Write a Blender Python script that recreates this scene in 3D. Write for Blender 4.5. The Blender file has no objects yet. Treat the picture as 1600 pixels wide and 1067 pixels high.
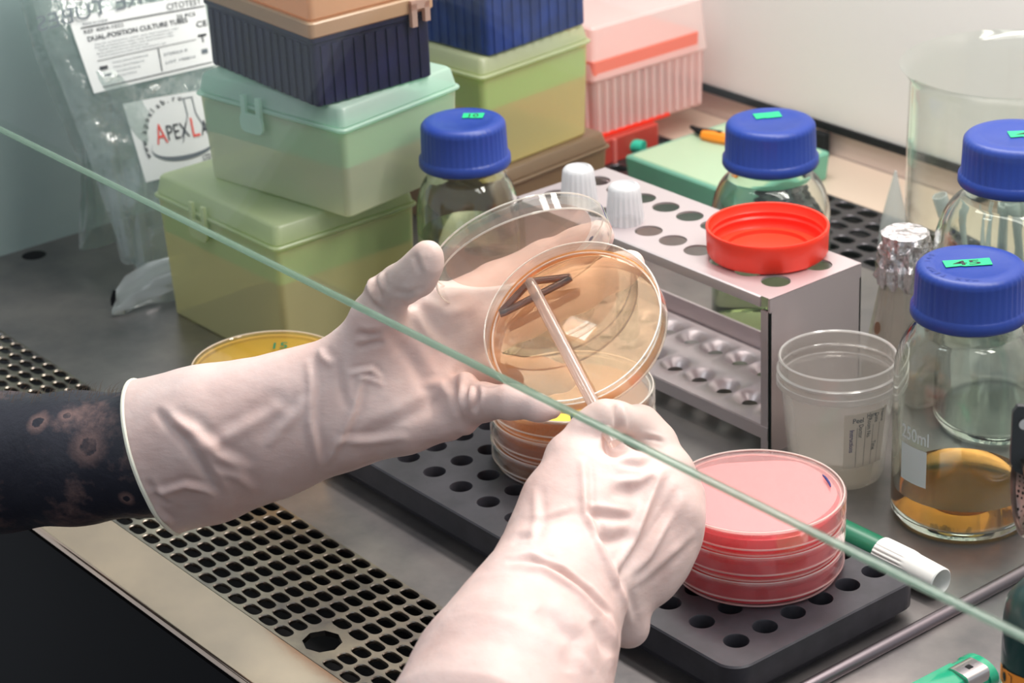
import bpy, math, random
import numpy as np
from mathutils import Matrix, Vector, noise
random.seed(7)
SC = bpy.context.scene
COL = SC.collection
S = 0.001                                   # all numbers below are millimetres
PI = math.pi

# ------------------------------------------------------------------ camera
FPX = 3650.0
YAW, PIT, ROL = [math.radians(a) for a in (52.2, 24.6, -2.8)]
FW = np.array([-math.sin(YAW)*math.cos(PIT), math.cos(YAW)*math.cos(PIT), -math.sin(PIT)])
_r = np.array([math.cos(YAW), math.sin(YAW), 0.0]); _u = np.cross(_r, FW)
RT = math.cos(ROL)*_r + math.sin(ROL)*_u
UP = -math.sin(ROL)*_r + math.cos(ROL)*_u
def ray(x, y): return FW + RT*(x-800)/FPX - UP*(y-533.5)/FPX
CAM = np.array([0, 0, 67.0]) - ray(1182, 765)*1200.0
def P(x, y, z):                              # point of the photo on the plane at height z
    d = ray(x, y); return CAM + d*(z-CAM[2])/d[2]
def D(x, y, dep): return CAM + ray(x, y)*dep
def proj(p):
    q = np.asarray(p, float)-CAM; z = q@FW
    return 800+FPX*(q@RT)/z, 533.5-FPX*(q@UP)/z, z
cd = bpy.data.cameras.new('camera'); cam = bpy.data.objects.new('camera', cd); COL.objects.link(cam)
M = Matrix(((RT[0], UP[0], -FW[0], CAM[0]*S), (RT[1], UP[1], -FW[1], CAM[1]*S), (RT[2], UP[2], -FW[2], CAM[2]*S), (0, 0, 0, 1)))
cam.matrix_world = M
cd.sensor_width = 36; cd.lens = FPX/1600*36; cd.clip_start = 0.05; cd.clip_end = 30
cd.dof.use_dof = True; cd.dof.focus_distance = 1.19; cd.dof.aperture_fstop = 82.0/5.5
SC.camera = cam

# ------------------------------------------------------------------ world, lights, exposure
w = bpy.data.worlds.new('room_light'); SC.world = w; w.use_nodes = True
w.node_tree.nodes['Background'].inputs[0].default_value = (0.80, 0.86, 0.95, 1)
w.node_tree.nodes['Background'].inputs[1].default_value = 0.68
def area(name, loc, rot, sx, sy, power, col):
    l = bpy.data.lights.new(name, 'AREA'); l.shape = 'RECTANGLE'; l.size = sx*S; l.size_y = sy*S; l.energy = power; l.color = col
    o = bpy.data.objects.new(name, l); COL.objects.link(o); o.location = [c*S for c in loc]; o.rotation_euler = rot
    return o
area('cabinet_lamp_rear', (-80, 300, 760), (math.radians(-8), 0, 0), 1000, 90, 10.0, (1.0, 0.93, 0.88))
area('cabinet_lamp_front', (-80, 130, 790), (math.radians(0), 0, 0), 1000, 90, 3.3, (1.0, 0.93, 0.88))
area('room_lamp', (-650, -680, 1900), (math.radians(15), math.radians(-15), 0), 420, 260, 3.4, (0.92, 0.96, 1.0))
SC.view_settings.view_transform = 'Standard'; SC.view_settings.look = 'None'
SC.view_settings.exposure = 0.0; SC.view_settings.gamma = 1.0
cy = SC.cycles
cy.use_denoising = True
cy.max_bounces = 14; cy.transmission_bounces = 12; cy.glossy_bounces = 6; cy.diffuse_bounces = 4
cy.transparent_max_bounces = 40; cy.sample_clamp_indirect = 6.0

# ------------------------------------------------------------------ materials
def lin(c): return tuple(((v/255)/12.92 if v/255 <= .04045 else ((v/255+.055)/1.055)**2.4) for v in c)+(1,)
class NT:
    def __init__(s, name):
        s.m = bpy.data.materials.new(name); s.m.use_nodes = True; s.t = s.m.node_tree; s.t.nodes.clear()
        s.out = s.n('ShaderNodeOutputMaterial')
    def n(s, typ, **k):
        o = s.t.nodes.new(typ)
        for a, v in k.items():
            if a.startswith('_'): setattr(o, a[1:], v)
            else: s.set(o, a.replace('__', ' '), v)
        return o
    def set(s, o, inp, v):
        i = o.inputs[int(inp)] if isinstance(inp, int) else o.inputs[inp]
        if hasattr(v, 'is_output'): s.t.links.new(v, i)
        else: i.default_value = v
    def link(s, a, b): s.t.links.new(a, b)
def coords(t): return t.n('ShaderNodeTexCoord').outputs['Object']
def noise_node(t, scale, detail=4, rough=.55, vec=None, stretch=None):
    v = vec or coords(t)
    if stretch:
        mp = t.n('ShaderNodeMapping'); t.link(v, mp.inputs['Vector']); mp.inputs['Scale'].default_value = stretch; v = mp.outputs[0]
    n = t.n('ShaderNodeTexNoise', Scale=scale, Detail=detail, Roughness=rough); t.link(v, n.inputs['Vector']); return n
def ramp(t, fac, stops):
    r = t.n('ShaderNodeValToRGB'); t.link(fac, r.inputs[0]); e = r.color_ramp.elements
    while len(e) < len(stops): e.new(.5)
    for i, (p, c) in enumerate(stops): e[i].position = p; e[i].color = c if len(c) == 4 else lin(c)
    return r.outputs[0]
def pbr(name, col, rough=.5, metal=0, bump=None, var=None, spec=.5, sss=0, coat=0, trans=0, ior=1.45, alpha=1):
    t = NT(name); b = t.n('ShaderNodeBsdfPrincipled'); t.link(b.outputs[0], t.out.inputs[0])
    c = lin(col); t.set(b, 'Base Color', c); t.set(b, 'Roughness', rough); t.set(b, 'Metallic', metal); t.set(b, 'IOR', ior)
    t.set(b, 'Specular IOR Level', spec)
    if sss: t.set(b, 'Subsurface Weight', sss); t.set(b, 'Subsurface Radius', (.006, .003, .002)); t.set(b, 'Subsurface Scale', 1.0)
    if coat: t.set(b, 'Coat Weight', coat); t.set(b, 'Coat Roughness', .08)
    if trans: t.set(b, 'Transmission Weight', trans)
    if var:
        n = noise_node(t, var[0], 5, .6, stretch=var[3] if len(var) > 3 else None)
        t.link(ramp(t, n.outputs[0], [(.32, var[1]), (.68, var[2])]), b.inputs['Base Color'])
    if bump:
        n = noise_node(t, bump[0], 6, .6, stretch=bump[2] if len(bump) > 2 else None)
        bm = t.n('ShaderNodeBump', Strength=1.0, Distance=bump[1]*S); t.link(n.outputs[0], bm.inputs['Height']); t.link(bm.outputs[0], b.inputs['Normal'])
    return t.m
def thin(name, tint, milk=.08, milkcol=None, rough=.06, edge=.75, base=.04, bump=None, transl=.4):
    """clear or frosted thin plastic: see-through, partly milky, glossy at grazing angles"""
    t = NT(name)
    tr = t.n('ShaderNodeBsdfTransparent', Color=lin(tint))
    df = t.n('ShaderNodeBsdfDiffuse', Color=lin(milkcol or tint)); tl = t.n('ShaderNodeBsdfTranslucent', Color=lin(milkcol or tint))
    m0 = t.n('ShaderNodeMixShader', Fac=transl); t.link(df.outputs[0], m0.inputs[1]); t.link(tl.outputs[0], m0.inputs[2])
    m1 = t.n('ShaderNodeMixShader', Fac=milk); t.link(tr.outputs[0], m1.inputs[1]); t.link(m0.outputs[0], m1.inputs[2])
    gl = t.n('ShaderNodeBsdfGlossy', Color=(1, 1, 1, 1), Roughness=rough)
    lw = t.n('ShaderNodeLayerWeight', Blend=.5)
    pw = t.n('ShaderNodeMath', _operation='POWER'); t.link(lw.outputs['Facing'], pw.inputs[0]); pw.inputs[1].default_value = 3.5
    ml = t.n('ShaderNodeMath', _operation='MULTIPLY_ADD'); t.link(pw.outputs[0], ml.inputs[0]); ml.inputs[1].default_value = edge; ml.inputs[2].default_value = base
    m2 = t.n('ShaderNodeMixShader'); t.link(ml.outputs[0], m2.inputs[0]); t.link(m1.outputs[0], m2.inputs[1]); t.link(gl.outputs[0], m2.inputs[2])
    if bump:
        n = noise_node(t, bump[0], 4, .6); bm = t.n('ShaderNodeBump', Strength=1.0, Distance=bump[1]*S); t.link(n.outputs[0], bm.inputs['Height'])
        for q in (df, tl, gl, lw): t.link(bm.outputs[0], q.inputs['Normal'])
    t.link(m2.outputs[0], t.out.inputs[0]); return t.m
def glassmat(name, col, rough=0.0, ior=1.47):
    t = NT(name); g = t.n('ShaderNodeBsdfGlass', Color=lin(col), Roughness=rough, IOR=ior); t.link(g.outputs[0], t.out.inputs[0]); return t.m

MAT = {}
MAT['steel'] = pbr('brushed_steel', (150, 146, 146), .32, .8, var=(14, (116, 114, 116), (156, 150, 147), (1, 1, 1)), bump=(260, .05))
MAT['steel_ledge'] = pbr('polished_steel', (200, 178, 158), .12, .9, var=(10, (176, 158, 144), (210, 186, 164)), bump=(60, .04))  # warm base colour stands in for a tan reflection on the steel
MAT['steel_rack'] = pbr('satin_steel', (206, 192, 194), .36, .6, bump=(500, .02))
MAT['steel_dark'] = pbr('dark_steel', (92, 88, 92), .4, .9)
MAT['grille'] = pbr('grille_steel', (150, 143, 136), .3, 1, var=(30, (128, 122, 118), (176, 166, 150)), bump=(300, .03))
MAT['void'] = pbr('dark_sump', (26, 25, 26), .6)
MAT['wallback'] = pbr('white_enamel', (226, 220, 217), .45, bump=(400, .02))
MAT['wallleft'] = pbr('grey_green_panel', (148, 166, 165), .42, bump=(200, .03), var=(5, (142, 161, 161), (156, 174, 172)))
MAT['seal'] = pbr('black_rubber', (20, 20, 23), .7, spec=.2)
MAT['skirt'] = pbr('rear_panel_steel', (200, 182, 176), .35, .25)
MAT['blackplastic'] = pbr('black_plastic', (42, 41, 46), .5, bump=(300, .03))
MAT['trayplastic'] = pbr('tray_plastic', (48, 48, 53), .4, bump=(260, .04), var=(60, (42, 42, 47), (56, 55, 61)))
MAT['glove'] = None
MAT['bluecap'] = pbr('blue_cap', (26, 54, 138), .4, bump=(900, .02), spec=.45)
MAT['bottleglass'] = glassmat('bottle_glass', (252, 254, 252))
MAT['beakerglass'] = thin('beaker_glass', (250, 252, 250), .0, (200, 215, 205), .02, .7, .03)
MAT['flaskglass'] = thin('flask_glass', (240, 238, 234), .22, (222, 210, 204), .04, .8, .05)
MAT['greentape'] = pbr('green_tape', (16, 186, 118), .5)
MAT['ink'] = pbr('black_ink', (22, 26, 34), .6)
MAT['inkblue'] = pbr('blue_ink', (32, 40, 110), .6)
MAT['inkred'] = pbr('red_ink', (232, 70, 52), .6)
MAT['inkgrey'] = pbr('grey_ink', (86, 96, 104), .6)
MAT['paper'] = pbr('label_paper', (226, 228, 228), .6)
MAT['redcap'] = pbr('red_lid', (250, 52, 26), .36, sss=.05)
MAT['petri'] = thin('clear_polystyrene', (250, 250, 248), .03, (255, 250, 246), .03, .85, .05)
MAT['petriyellow'] = thin('clear_yellowish_polystyrene', (253, 246, 214), .10, (250, 214, 130), .04, .5, .04)
MAT['petriglint'] = thin('polystyrene_glint', (255, 250, 246), .55, (255, 246, 240), .05, .8, .08)  # milky white rings painted as bright glints along rims and jelly edge
MAT['petrirose'] = thin('clear_polystyrene_rim', (255, 240, 240), .08, (255, 214, 214), .05, .85, .05)
MAT['condense'] = thin('misted_lid', (252, 226, 228), .62, (250, 214, 216), .25, .3, .03, bump=(900, .1))
MAT['agar_red'] = thin('red_medium', (255, 120, 140), .78, (255, 62, 92), .12, .4, .05, transl=.35)
MAT['agar_amber'] = thin('amber_medium', (250, 218, 176), .6, (226, 170, 110), .15, .4, .05, transl=.5)
MAT['agar_held'] = thin('clear_amber_medium', (255, 236, 214), .05, (250, 190, 130), .03, .9, .07, transl=.5)
MAT['agar_lit_rim'] = thin('amber_medium_lit_edge', (252, 214, 170), .5, (250, 186, 120), .1, .5, .05, transl=.5)  # more saturated orange stands for light passing through the jelly edge
MAT['agar_yellow'] = thin('yellow_medium', (246, 236, 160), .8, (232, 216, 122), .15, .4, .05, transl=.5)
MAT['yellowtape'] = pbr('yellow_tape', (232, 200, 62), .5)
MAT['cup'] = thin('cup_plastic', (240, 238, 236), .30, (236, 230, 226), .12, .6, .05)
MAT['cuprim'] = thin('cup_rim_plastic', (236, 234, 232), .42, (240, 236, 234), .15, .6, .06)
MAT['water'] = thin('clear_liquid', (232, 230, 222), .20, (222, 216, 205), .04, .6, .06)
MAT['amberliquid'] = glassmat('amber_liquid', (246, 214, 160), .0, 1.34)
MAT['paleliquid'] = glassmat('pale_liquid', (222, 226, 206), .0, 1.34)
MAT['sash'] = thin('sash_glass', (250, 252, 251), .006, (200, 225, 215), .02, .16, .015)
MAT['sashedge'] = thin('sash_glass_edge', (225, 238, 230), .5, (158, 186, 166), .15, .3, .04, transl=.6)
MAT['foil'] = pbr('aluminium_foil', (225, 218, 220), .2, 1, bump=(110, 4.0))
MAT['tubecap'] = thin('white_tube_cap', (238, 238, 240), .80, (236, 236, 238), .3, .2, .04)
MAT['tube'] = thin('tube_plastic', (236, 240, 240), .15, (225, 232, 232), .05, .8, .05)
MAT['tip'] = thin('tip_plastic', (236, 240, 240), .45, (232, 236, 236), .1, .6, .06)
MAT['bag'] = thin('clear_bag_film', (232, 238, 236), .2, (206, 218, 214), .12, .75, .08, bump=(30, 7.0))
MAT['lidclear'] = thin('frosted_lid', (196, 224, 208), .66, (176, 212, 192), .3, .35, .05, transl=.35)
MAT['green_dark'] = pbr('green_marker', (16, 104, 74), .35)
MAT['white_plastic'] = pbr('white_plastic', (232, 230, 226), .45)
MAT['lighter'] = pbr('green_lighter', (10, 150, 110), .2, coat=.6)
MAT['chrome'] = pbr('chrome', (214, 208, 204), .22, 1)
MAT['canister'] = pbr('green_canister', (18, 62, 60), .3, .3, coat=.4)
MAT['canlabel'] = pbr('teal_label', (84, 140, 140), .4)
MAT['orange'] = pbr('orange_label', (236, 140, 36), .45)
MAT['burner'] = pbr('burner_steel', (120, 96, 88), .3, 1)
MAT['teal'] = pbr('teal_plastic', (40, 178, 150), .5)
MAT['shirt'] = pbr('black_cotton', (19, 18, 20), .9, spec=.1)
MAT['rod'] = pbr('grey_steel_rod', (128, 120, 124), .32, .9)
MAT['cuffbead'] = pbr('cuff_bead', (238, 234, 214), .5, sss=.2)
MAT['spreader'] = thin('spreader_plastic', (250, 240, 234), .42, (236, 218, 210), .05, .8, .08)
MAT['spreaderdark'] = thin('spreader_loop', (200, 170, 152), .3, (110, 82, 66), .04, .9, .1)  # brown tint holds the dark reflections and refraction of clear plastic
MAT['darkbrown'] = pbr('brown_stain', (120, 82, 60), .6)
MAT['hair'] = pbr('arm_hair', (120, 100, 84), .7)

def box_mat(name, col, milk, mc=None): return thin(name, col, milk, mc or col, .35, .3, .04, transl=.35)

# glove latex
t = NT('glove_latex'); b = t.n('ShaderNodeBsdfPrincipled'); t.link(b.outputs[0], t.out.inputs[0])
n1 = noise_node(t, 22, 4, .6)
t.link(ramp(t, n1.outputs[0], [(.3, (208, 178, 169)), (.7, (222, 200, 193))]), b.inputs['Base Color'])
t.set(b, 'Roughness', .48); t.set(b, 'Subsurface Weight', .25); t.set(b, 'Subsurface Radius', (.007, .004, .003)); t.set(b, 'Subsurface Scale', 1.0); t.set(b, 'Specular IOR Level', .35)
n2 = noise_node(t, 55, 5, .6, stretch=(1, 1, 2.2)); bm = t.n('ShaderNodeBump', Strength=1.0, Distance=.0006); t.link(n2.outputs[0], bm.inputs['Height']); t.link(bm.outputs[0], b.inputs['Normal'])
MAT['glove'] = t.m

# ------------------------------------------------------------------ mesh helpers
class MB:
    def __init__(s): s.v = []; s.f = []; s.m = []; s.mats = []
    def _mi(s, mat):
        if mat not in s.mats: s.mats.append(mat)
        return s.mats.index(mat)
    def add(s, v, f, mat=None, tf=None):
        o = len(s.v); v = [tuple(p) for p in v]
        if tf is not None: v = [tuple(tf(p)) for p in v]
        s.v += v; s.f += [tuple(i+o for i in q) for q in f]; s.m += [s._mi(mat)]*len(f); return s
    def lathe(s, prof, n=64, c=(0, 0, 0), mat=None, cap0=False, cap1=False, rf=None, tf=None, a0=0, a1=2*PI, close=False):
        full = abs(a1-a0-2*PI) < 1e-6; k = n if full else n+1; v = []; f = []
        for (r, z) in prof:
            for i in range(k):
                a = a0+(a1-a0)*i/n; rr = rf(r, z, a) if rf else r
                v.append((c[0]+rr*math.cos(a), c[1]+rr*math.sin(a), c[2]+z))
        m = len(prof)
        for j in range(m if close else m-1):
            j2 = (j+1) % m
            for i in range(n):
                i2 = (i+1) % k
                f.append((j*k+i, j*k+i2, j2*k+i2, j2*k+i))
        if cap0: f.append(tuple(range(k))[::-1])
        if cap1: f.append(tuple((m-1)*k+i for i in range(k)))
        return s.add(v, f, mat, tf)
    def box(s, x0, x1, y0, y1, z0, z1, mat=None, tf=None):
        v = [(x, y, z) for z in (z0, z1) for y in (y0, y1) for x in (x0, x1)]
        return s.add(v, [(0, 2, 3, 1), (4, 5, 7, 6), (0, 1, 5, 4), (2, 6, 7, 3), (0, 4, 6, 2), (1, 3, 7, 5)], mat, tf)
    def rings(s, rings, mat=None, tf=None, cap0=True, cap1=True, close=False):
        k = len(rings[0]); v = [p for r in rings for p in r]; f = []; m = len(rings)
        for j in range(m if close else m-1):
            for i in range(k):
                f.append((j*k+i, j*k+(i+1) % k, ((j+1) % m)*k+(i+1) % k, ((j+1) % m)*k+i))
        if cap0 and not close: f.append(tuple(range(k))[::-1])
        if cap1 and not close: f.append(tuple((m-1)*k+i for i in range(k)))
        return s.add(v, f, mat, tf)
    def tube(s, pts, r, n=12, mat=None, closed=False, tf=None):
        pts = [np.array(p, float) for p in pts]; m = len(pts); R = []
        rr = r if hasattr(r, '__len__') else [r]*m; ref = None
        for i in range(m):
            a = pts[(i-1) % m] if (i > 0 or closed) else pts[i]; c = pts[(i+1) % m] if (i < m-1 or closed) else pts[i]
            d = c-a; d /= np.linalg.norm(d)
            if ref is None: ref = np.cross(d, (0, 0, 1)) if abs(d[2]) < .9 else np.cross(d, (1, 0, 0))
            u = ref-d*(ref@d); u /= np.linalg.norm(u); ref = u; q = np.cross(d, u)
            R.append([tuple(pts[i]+rr[i]*(math.cos(2*PI*k/n)*u+math.sin(2*PI*k/n)*q)) for k in range(n)])
        return s.rings(R, mat, tf, close=closed)
    def build(s, name, mat=None, parent=None, smooth=True, angle=40, loc=None):
        me = bpy.data.meshes.new(name); me.from_pydata([(x*S, y*S, z*S) for x, y, z in s.v], [], s.f)
        if s.mats and any(m is not None for m in s.mats):
            for m in s.mats:
                m = mat if m is None else m; me.materials.append(MAT[m] if isinstance(m, str) else m)
            me.polygons.foreach_set('material_index', s.m)
        elif mat is not None: me.materials.append(MAT[mat] if isinstance(mat, str) else mat)
        me.validate(); me.update()
        if smooth:
            me.polygons.foreach_set('use_smooth', [True]*len(me.polygons))
            try: me.set_sharp_from_angle(angle=math.radians(angle))
            except Exception: pass
        o = bpy.data.objects.new(name, me); COL.objects.link(o)
        if parent: o.parent = parent
        if loc is not None: o.location = [c*S for c in loc]
        return o
def rrect(w, d, r, n=5, cx=0, cy=0):
    out = []
    for (sx, sy, a0) in ((1, 1, 0), (-1, 1, PI/2), (-1, -1, PI), (1, -1, 1.5*PI)):
        for i in range(n+1):
            a = a0+PI/2*i/n; out.append((cx+sx*(w/2-r)+r*math.cos(a), cy+sy*(d/2-r)+r*math.sin(a)))
    return out
def rbox(mb, w, d, z0, z1, r=3, bev=1, w2=None, d2=None, mat=None, cx=0, cy=0, tf=None, cap0=True, cap1=True, n=5):
    """rounded box: footprint w x d at z0, w2 x d2 at z1, with bevelled edges"""
    w2 = w2 or w; d2 = d2 or d; R = []
    for (k, ins) in ((0, bev), (bev/(z1-z0), 0), (1-bev/(z1-z0), 0), (1, bev)):
        ww = w+(w2-w)*k-2*ins; dd = d+(d2-d)*k-2*ins
        R.append([(x, y, z0+(z1-z0)*k) for x, y in rrect(ww, dd, max(r-ins, .3), n, cx, cy)])
    return mb.rings(R, mat, tf, cap0, cap1)
def tag(o, label, cat, group=None, kind=None):
    if label: o['label'] = label
    if cat: o['category'] = cat
    if group: o['group'] = group
    if kind: o['kind'] = kind
    return o
def thing(name, label, cat, loc=(0, 0, 0), rz=0, group=None, mat4=None):
    o = bpy.data.objects.new(name, None); COL.objects.link(o); o.empty_display_size = .02
    if mat4 is not None: o.matrix_world = mat4
    else: o.location = [c*S for c in loc]; o.rotation_euler = (0, 0, math.radians(rz))
    return tag(o, label, cat, group)
def copy_tree(o, parent=None):
    c = o.copy(); COL.objects.link(c); c.parent = parent
    for ch in list(o.children): copy_tree(ch, c)
    return c
def frame_matrix(origin, xa, ya, za):
    return Matrix(((xa[0], ya[0], za[0], origin[0]*S), (xa[1], ya[1], za[1], origin[1]*S), (xa[2], ya[2], za[2], origin[2]*S), (0, 0, 0, 1)))
_fc = {}
def text_mesh(s, bold=False):
    """flat outline of a string, unit height capitals: verts (x,y), faces, width"""
    if (s, bold) in _fc: return _fc[(s, bold)]
    cu = bpy.data.curves.new('t', 'FONT'); cu.body = s; cu.size = 1.4; cu.resolution_u = 3
    if bold: cu.offset = .018
    o = bpy.data.objects.new('t', cu); COL.objects.link(o)
    dg = bpy.context.evaluated_depsgraph_get(); me = bpy.data.meshes.new_from_object(o.evaluated_get(dg))
    v = [(p.co.x, p.co.y) for p in me.vertices]; f = [tuple(q.vertices) for q in me.polygons]
    bpy.data.objects.remove(o); bpy.data.curves.remove(cu); bpy.data.meshes.remove(me)
    wd = max([p[0] for p in v]) if v else 1
    _fc[(s, bold)] = (v, f, wd); return _fc[(s, bold)]
def put_text(mb, s, fn, x, y, h, mat='ink', width=None, mirror=False, bold=False, rot=0):
    """write s with its lower left at (x,y) in a chart; fn maps chart (x,y) to 3D"""
    v, f, wd = text_mesh(s, bold); k = (width/wd if width else h); ca, sa = math.cos(rot), math.sin(rot); out = []
    for (a, b) in v:
        a2 = (wd-a if mirror else a)*k; b2 = b*h
        out.append(fn(x+a2*ca-b2*sa, y+a2*sa+b2*ca))
    mb.add(out, [q[::-1] for q in f] if mirror else f, mat)

# ------------------------------------------------------------------ the cabinet
XL, YB = -728, 515
def perforated(mb, x0, y0, px, py, nx, ny, hole, th, x1edge, x2edge, y1edge, y2edge, skip=None, nseg=24):
    """plate with rows of rounded slots; cells tile the plate"""
    def cellring(cx, cy):
        out = []
        for i in range(nseg):
            a = 2*PI*i/nseg; c, s_ = math.cos(a), math.sin(a); m = max(abs(c), abs(s_)); out.append((cx+px/2*c/m, cy+py/2*s_/m))
        return out
    def holering(cx, cy):
        out = []; hw, hh, e = hole[0]/2, hole[1]/2, hole[2]
        for i in range(nseg):
            a = 2*PI*i/nseg; c, s_ = math.cos(a), math.sin(a)
            k = (abs(c)**e+abs(s_)**e)**(-1/e); out.append((cx+hw*c*k, cy+hh*s_*k))
        return out
    for i in range(nx):
        for j in range(ny):
            if skip and skip(i, j): continue
            cx, cy = x0+i*px, y0+j*py; o = cellring(cx, cy); h = holering(cx, cy)
            h2 = [(cx+(x-cx)*.93, cy+(y-cy)*.93) for x, y in h]
            v = [(x, y, 0) for x, y in o]+[(x, y, 0) for x, y in h]+[(x, y, -th*.5) for x, y in h2]+[(x, y, -th*2) for x, y in h2]
            f = []
            for a in range(3):
                for k in range(nseg):
                    k2 = (k+1) % nseg; f.append((a*nseg+k, a*nseg+k2, (a+1)*nseg+k2, (a+1)*nseg+k))
            mb.add(v, f)
    X0, X1, Y0, Y1 = x0-px/2, x0+(nx-.5)*px, y0-py/2, y0+(ny-.5)*py
    for (a, b, c, d) in ((x1edge, X0, y1edge, y2edge), (X1, x2edge, y1edge, y2edge), (X0, X1, y1edge, Y0), (X0, X1, Y1, y2edge)):
        if b > a and d > c: mb.add([(a, c, 0), (b, c, 0), (b, d, 0), (a, d, 0)], [(0, 1, 2, 3)])

wt = thing('worktop', 'grey stainless steel worktop under the gloved hands and glassware', 'worktop')
mb = MB(); mb.box(XL, 75, -124.3, 368, -2, 0); mb.build('panel', 'steel', wt, angle=20)
mb = MB(); mb.box(79, 520, -124.3, 368, -2, 0); mb.build('panel', 'steel', wt, angle=20)
mb = MB(); mb.box(XL, 520, 452.6, YB, -2, 0); mb.build('rear_strip', pbr('pale_steel', (222, 200, 182), .35, .35), wt)
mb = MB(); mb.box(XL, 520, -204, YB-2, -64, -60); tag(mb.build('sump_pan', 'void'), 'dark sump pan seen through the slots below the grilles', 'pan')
rod = MB(); rod.tube([(77, y, 2.2) for y in (-124, -40, 60, 160, 260, 368)], 3.6, 16)
tag(rod.build('seam_rod', 'rod'), 'dark rounded seam rod between the two worktop panels, right of the black block', 'rod')

g = thing('front_grille', 'perforated steel grille panel with an eight-sided hole, under the forearms', 'grille', group='front air grille panels')
mb = MB(); sk = lambda i, j: i in (12, 13) and j in (0, 1, 2)
perforated(mb, -312, -199.7, 14.93, 8.87, 26, 9, (12.9, 7.5, 2.9), 1.1, -327, 80, -205, -124.8, sk)
# plate part with the octagonal hole: columns 12,13 rows 0..2
X0, X1, Y0, Y1 = -312+11.5*14.93, -312+13.5*14.93, -199.7-.5*8.87, -199.7+2.5*8.87
cx, cy = (X0+X1)/2, (Y0+Y1)/2; n8 = 32; out = []; inn = []
for i in range(n8):
    a = 2*PI*i/n8; c, s_ = math.cos(a), math.sin(a); m = max(abs(c), abs(s_)); out.append((cx+(X1-X0)/2*c/m, cy+(Y1-Y0)/2*s_/m, 0))
    k = math.cos(PI/8)/math.cos((a % (PI/4))-PI/8); inn.append((cx+11.2*k*c, cy+10.2*k*s_, 0))
v = out+inn+[(x, y, -3) for x, y, z in inn]; f = []
for a in range(2):
    for k in range(n8): f.append((a*n8+k, a*n8+(k+1) % n8, (a+1)*n8+(k+1) % n8, (a+1)*n8+k))
mb.add(v, f)
mb.build('plate', 'grille', g, angle=30)
mb = MB(); perforated(mb, -312-14.93*26.6, -199.7, 14.93, 8.87, 26, 9, (12.9, 7.5, 2.9), 1.1, XL, -328.2, -205, -124.8)
tag(mb.build('front_grille', 'grille', angle=30), 'perforated steel grille panel at the left, behind the tattooed arm', 'grille', 'front air grille panels')
mb = MB(); perforated(mb, 86, -199.7, 14.93, 8.87, 28, 9, (12.9, 7.5, 2.9), 1.1, 80.6, 520, -205, -124.8)
tag(mb.build('front_grille', 'grille', angle=30), 'perforated steel grille panel at the right, before the green lighter', 'grille', 'front air grille panels')
mb = MB(); perforated(mb, -720, 379.5, 22.5, 16.2, 55, 5, (17.5, 12.5, 3.2), 1.1, XL, 520, 368.4, 452.4, nseg=16)
tag(mb.build('rear_grille', 'steel_dark', angle=30), 'perforated steel air grille along the foot of the white back wall', 'grille')
# front ledge with rolled edge
mb = MB(); pr = [(-205.4, 0)]+[(-239-2*math.sin(a), -2+2*math.cos(a)) for a in [i*PI/12 for i in range(7)]]+[(-241, -4), (-239, -4), (-239, -2.5), (-205.4, -2)]
mb.rings([[(x, y, z) for (y, z) in pr] for x in (XL, 520)])
tag(mb.build('front_ledge', 'steel_ledge', angle=30), 'smooth steel ledge along the open front edge of the cabinet', 'ledge')
# walls
mb = MB(); mb.box(XL-14, XL, -236, YB+14, -20, 900); tag(mb.build('wall_left', 'wallleft', smooth=False), None, None, kind='structure')
mb = MB(); mb.box(XL, 620, YB, YB+14, 24, 900); tag(mb.build('wall_back', 'wallback', smooth=False), None, None, kind='structure')
mb = MB(); mb.box(XL, 620, YB+1, YB+12, -64, 20); tag(mb.build('baseboard_back', 'skirt', smooth=False), None, None, kind='structure')
mb = MB(); mb.box(XL, 620, YB-3, YB+6, 20, 26); tag(mb.build('trim_1', 'seal', smooth=False), None, None, kind='structure')
mb = MB(); mb.box(-1400, 1400, -2600, -246, -905, -900, 'seal'); tag(mb.build('floor', 'seal', smooth=False), None, None, kind='structure')
mb = MB(); mb.box(XL, 520, -240, -234, -900, -8); tag(mb.build('wall_front', 'seal', smooth=False), None, None, kind='structure')
# sash glass
YS = -200; z0 = 214.6
sash = thing('window_1', None, None); sash['kind'] = 'structure'
mb = MB(); mb.box(XL, 520, YS-3, YS+3, z0+1.2, 900); mb.build('window_pane', 'sash', sash, smooth=False)
mb = MB(); mb.rings([[(x, YS+2.4*math.cos(a), z0+.6+1.0*math.sin(a)) for a in [i*2*PI/12 for i in range(12)]] for x in (XL, 520)]); mb.build('window_edge', 'sashedge', sash)
# drain screw hole by the left wall, black clip on the rear trim
p = P(43, 393, 0); mb = MB(); mb.lathe([(.1, .25), (8, .25), (9, 0)], 24, (p[0]+10, p[1], 0)); tag(mb.build('drain_plug', 'seal'), 'small black plug in the worktop beside the left wall', 'plug')
p = V0 = CAM+ray(1292, 212)*((YB-CAM[1])/ray(1292, 212)[1])
mb = MB(); rbox(mb, 14, 8, p[2]-16, p[2]+5, 2, 1, cx=p[0], cy=YB-7); rbox(mb, 7, 6, p[2]-28, p[2]-16, 2, 1, cx=p[0], cy=YB-6)
tag(mb.build('cable_clip', 'seal'), 'black clip on the seal of the back wall, right of the rear blue cap', 'clip')

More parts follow.
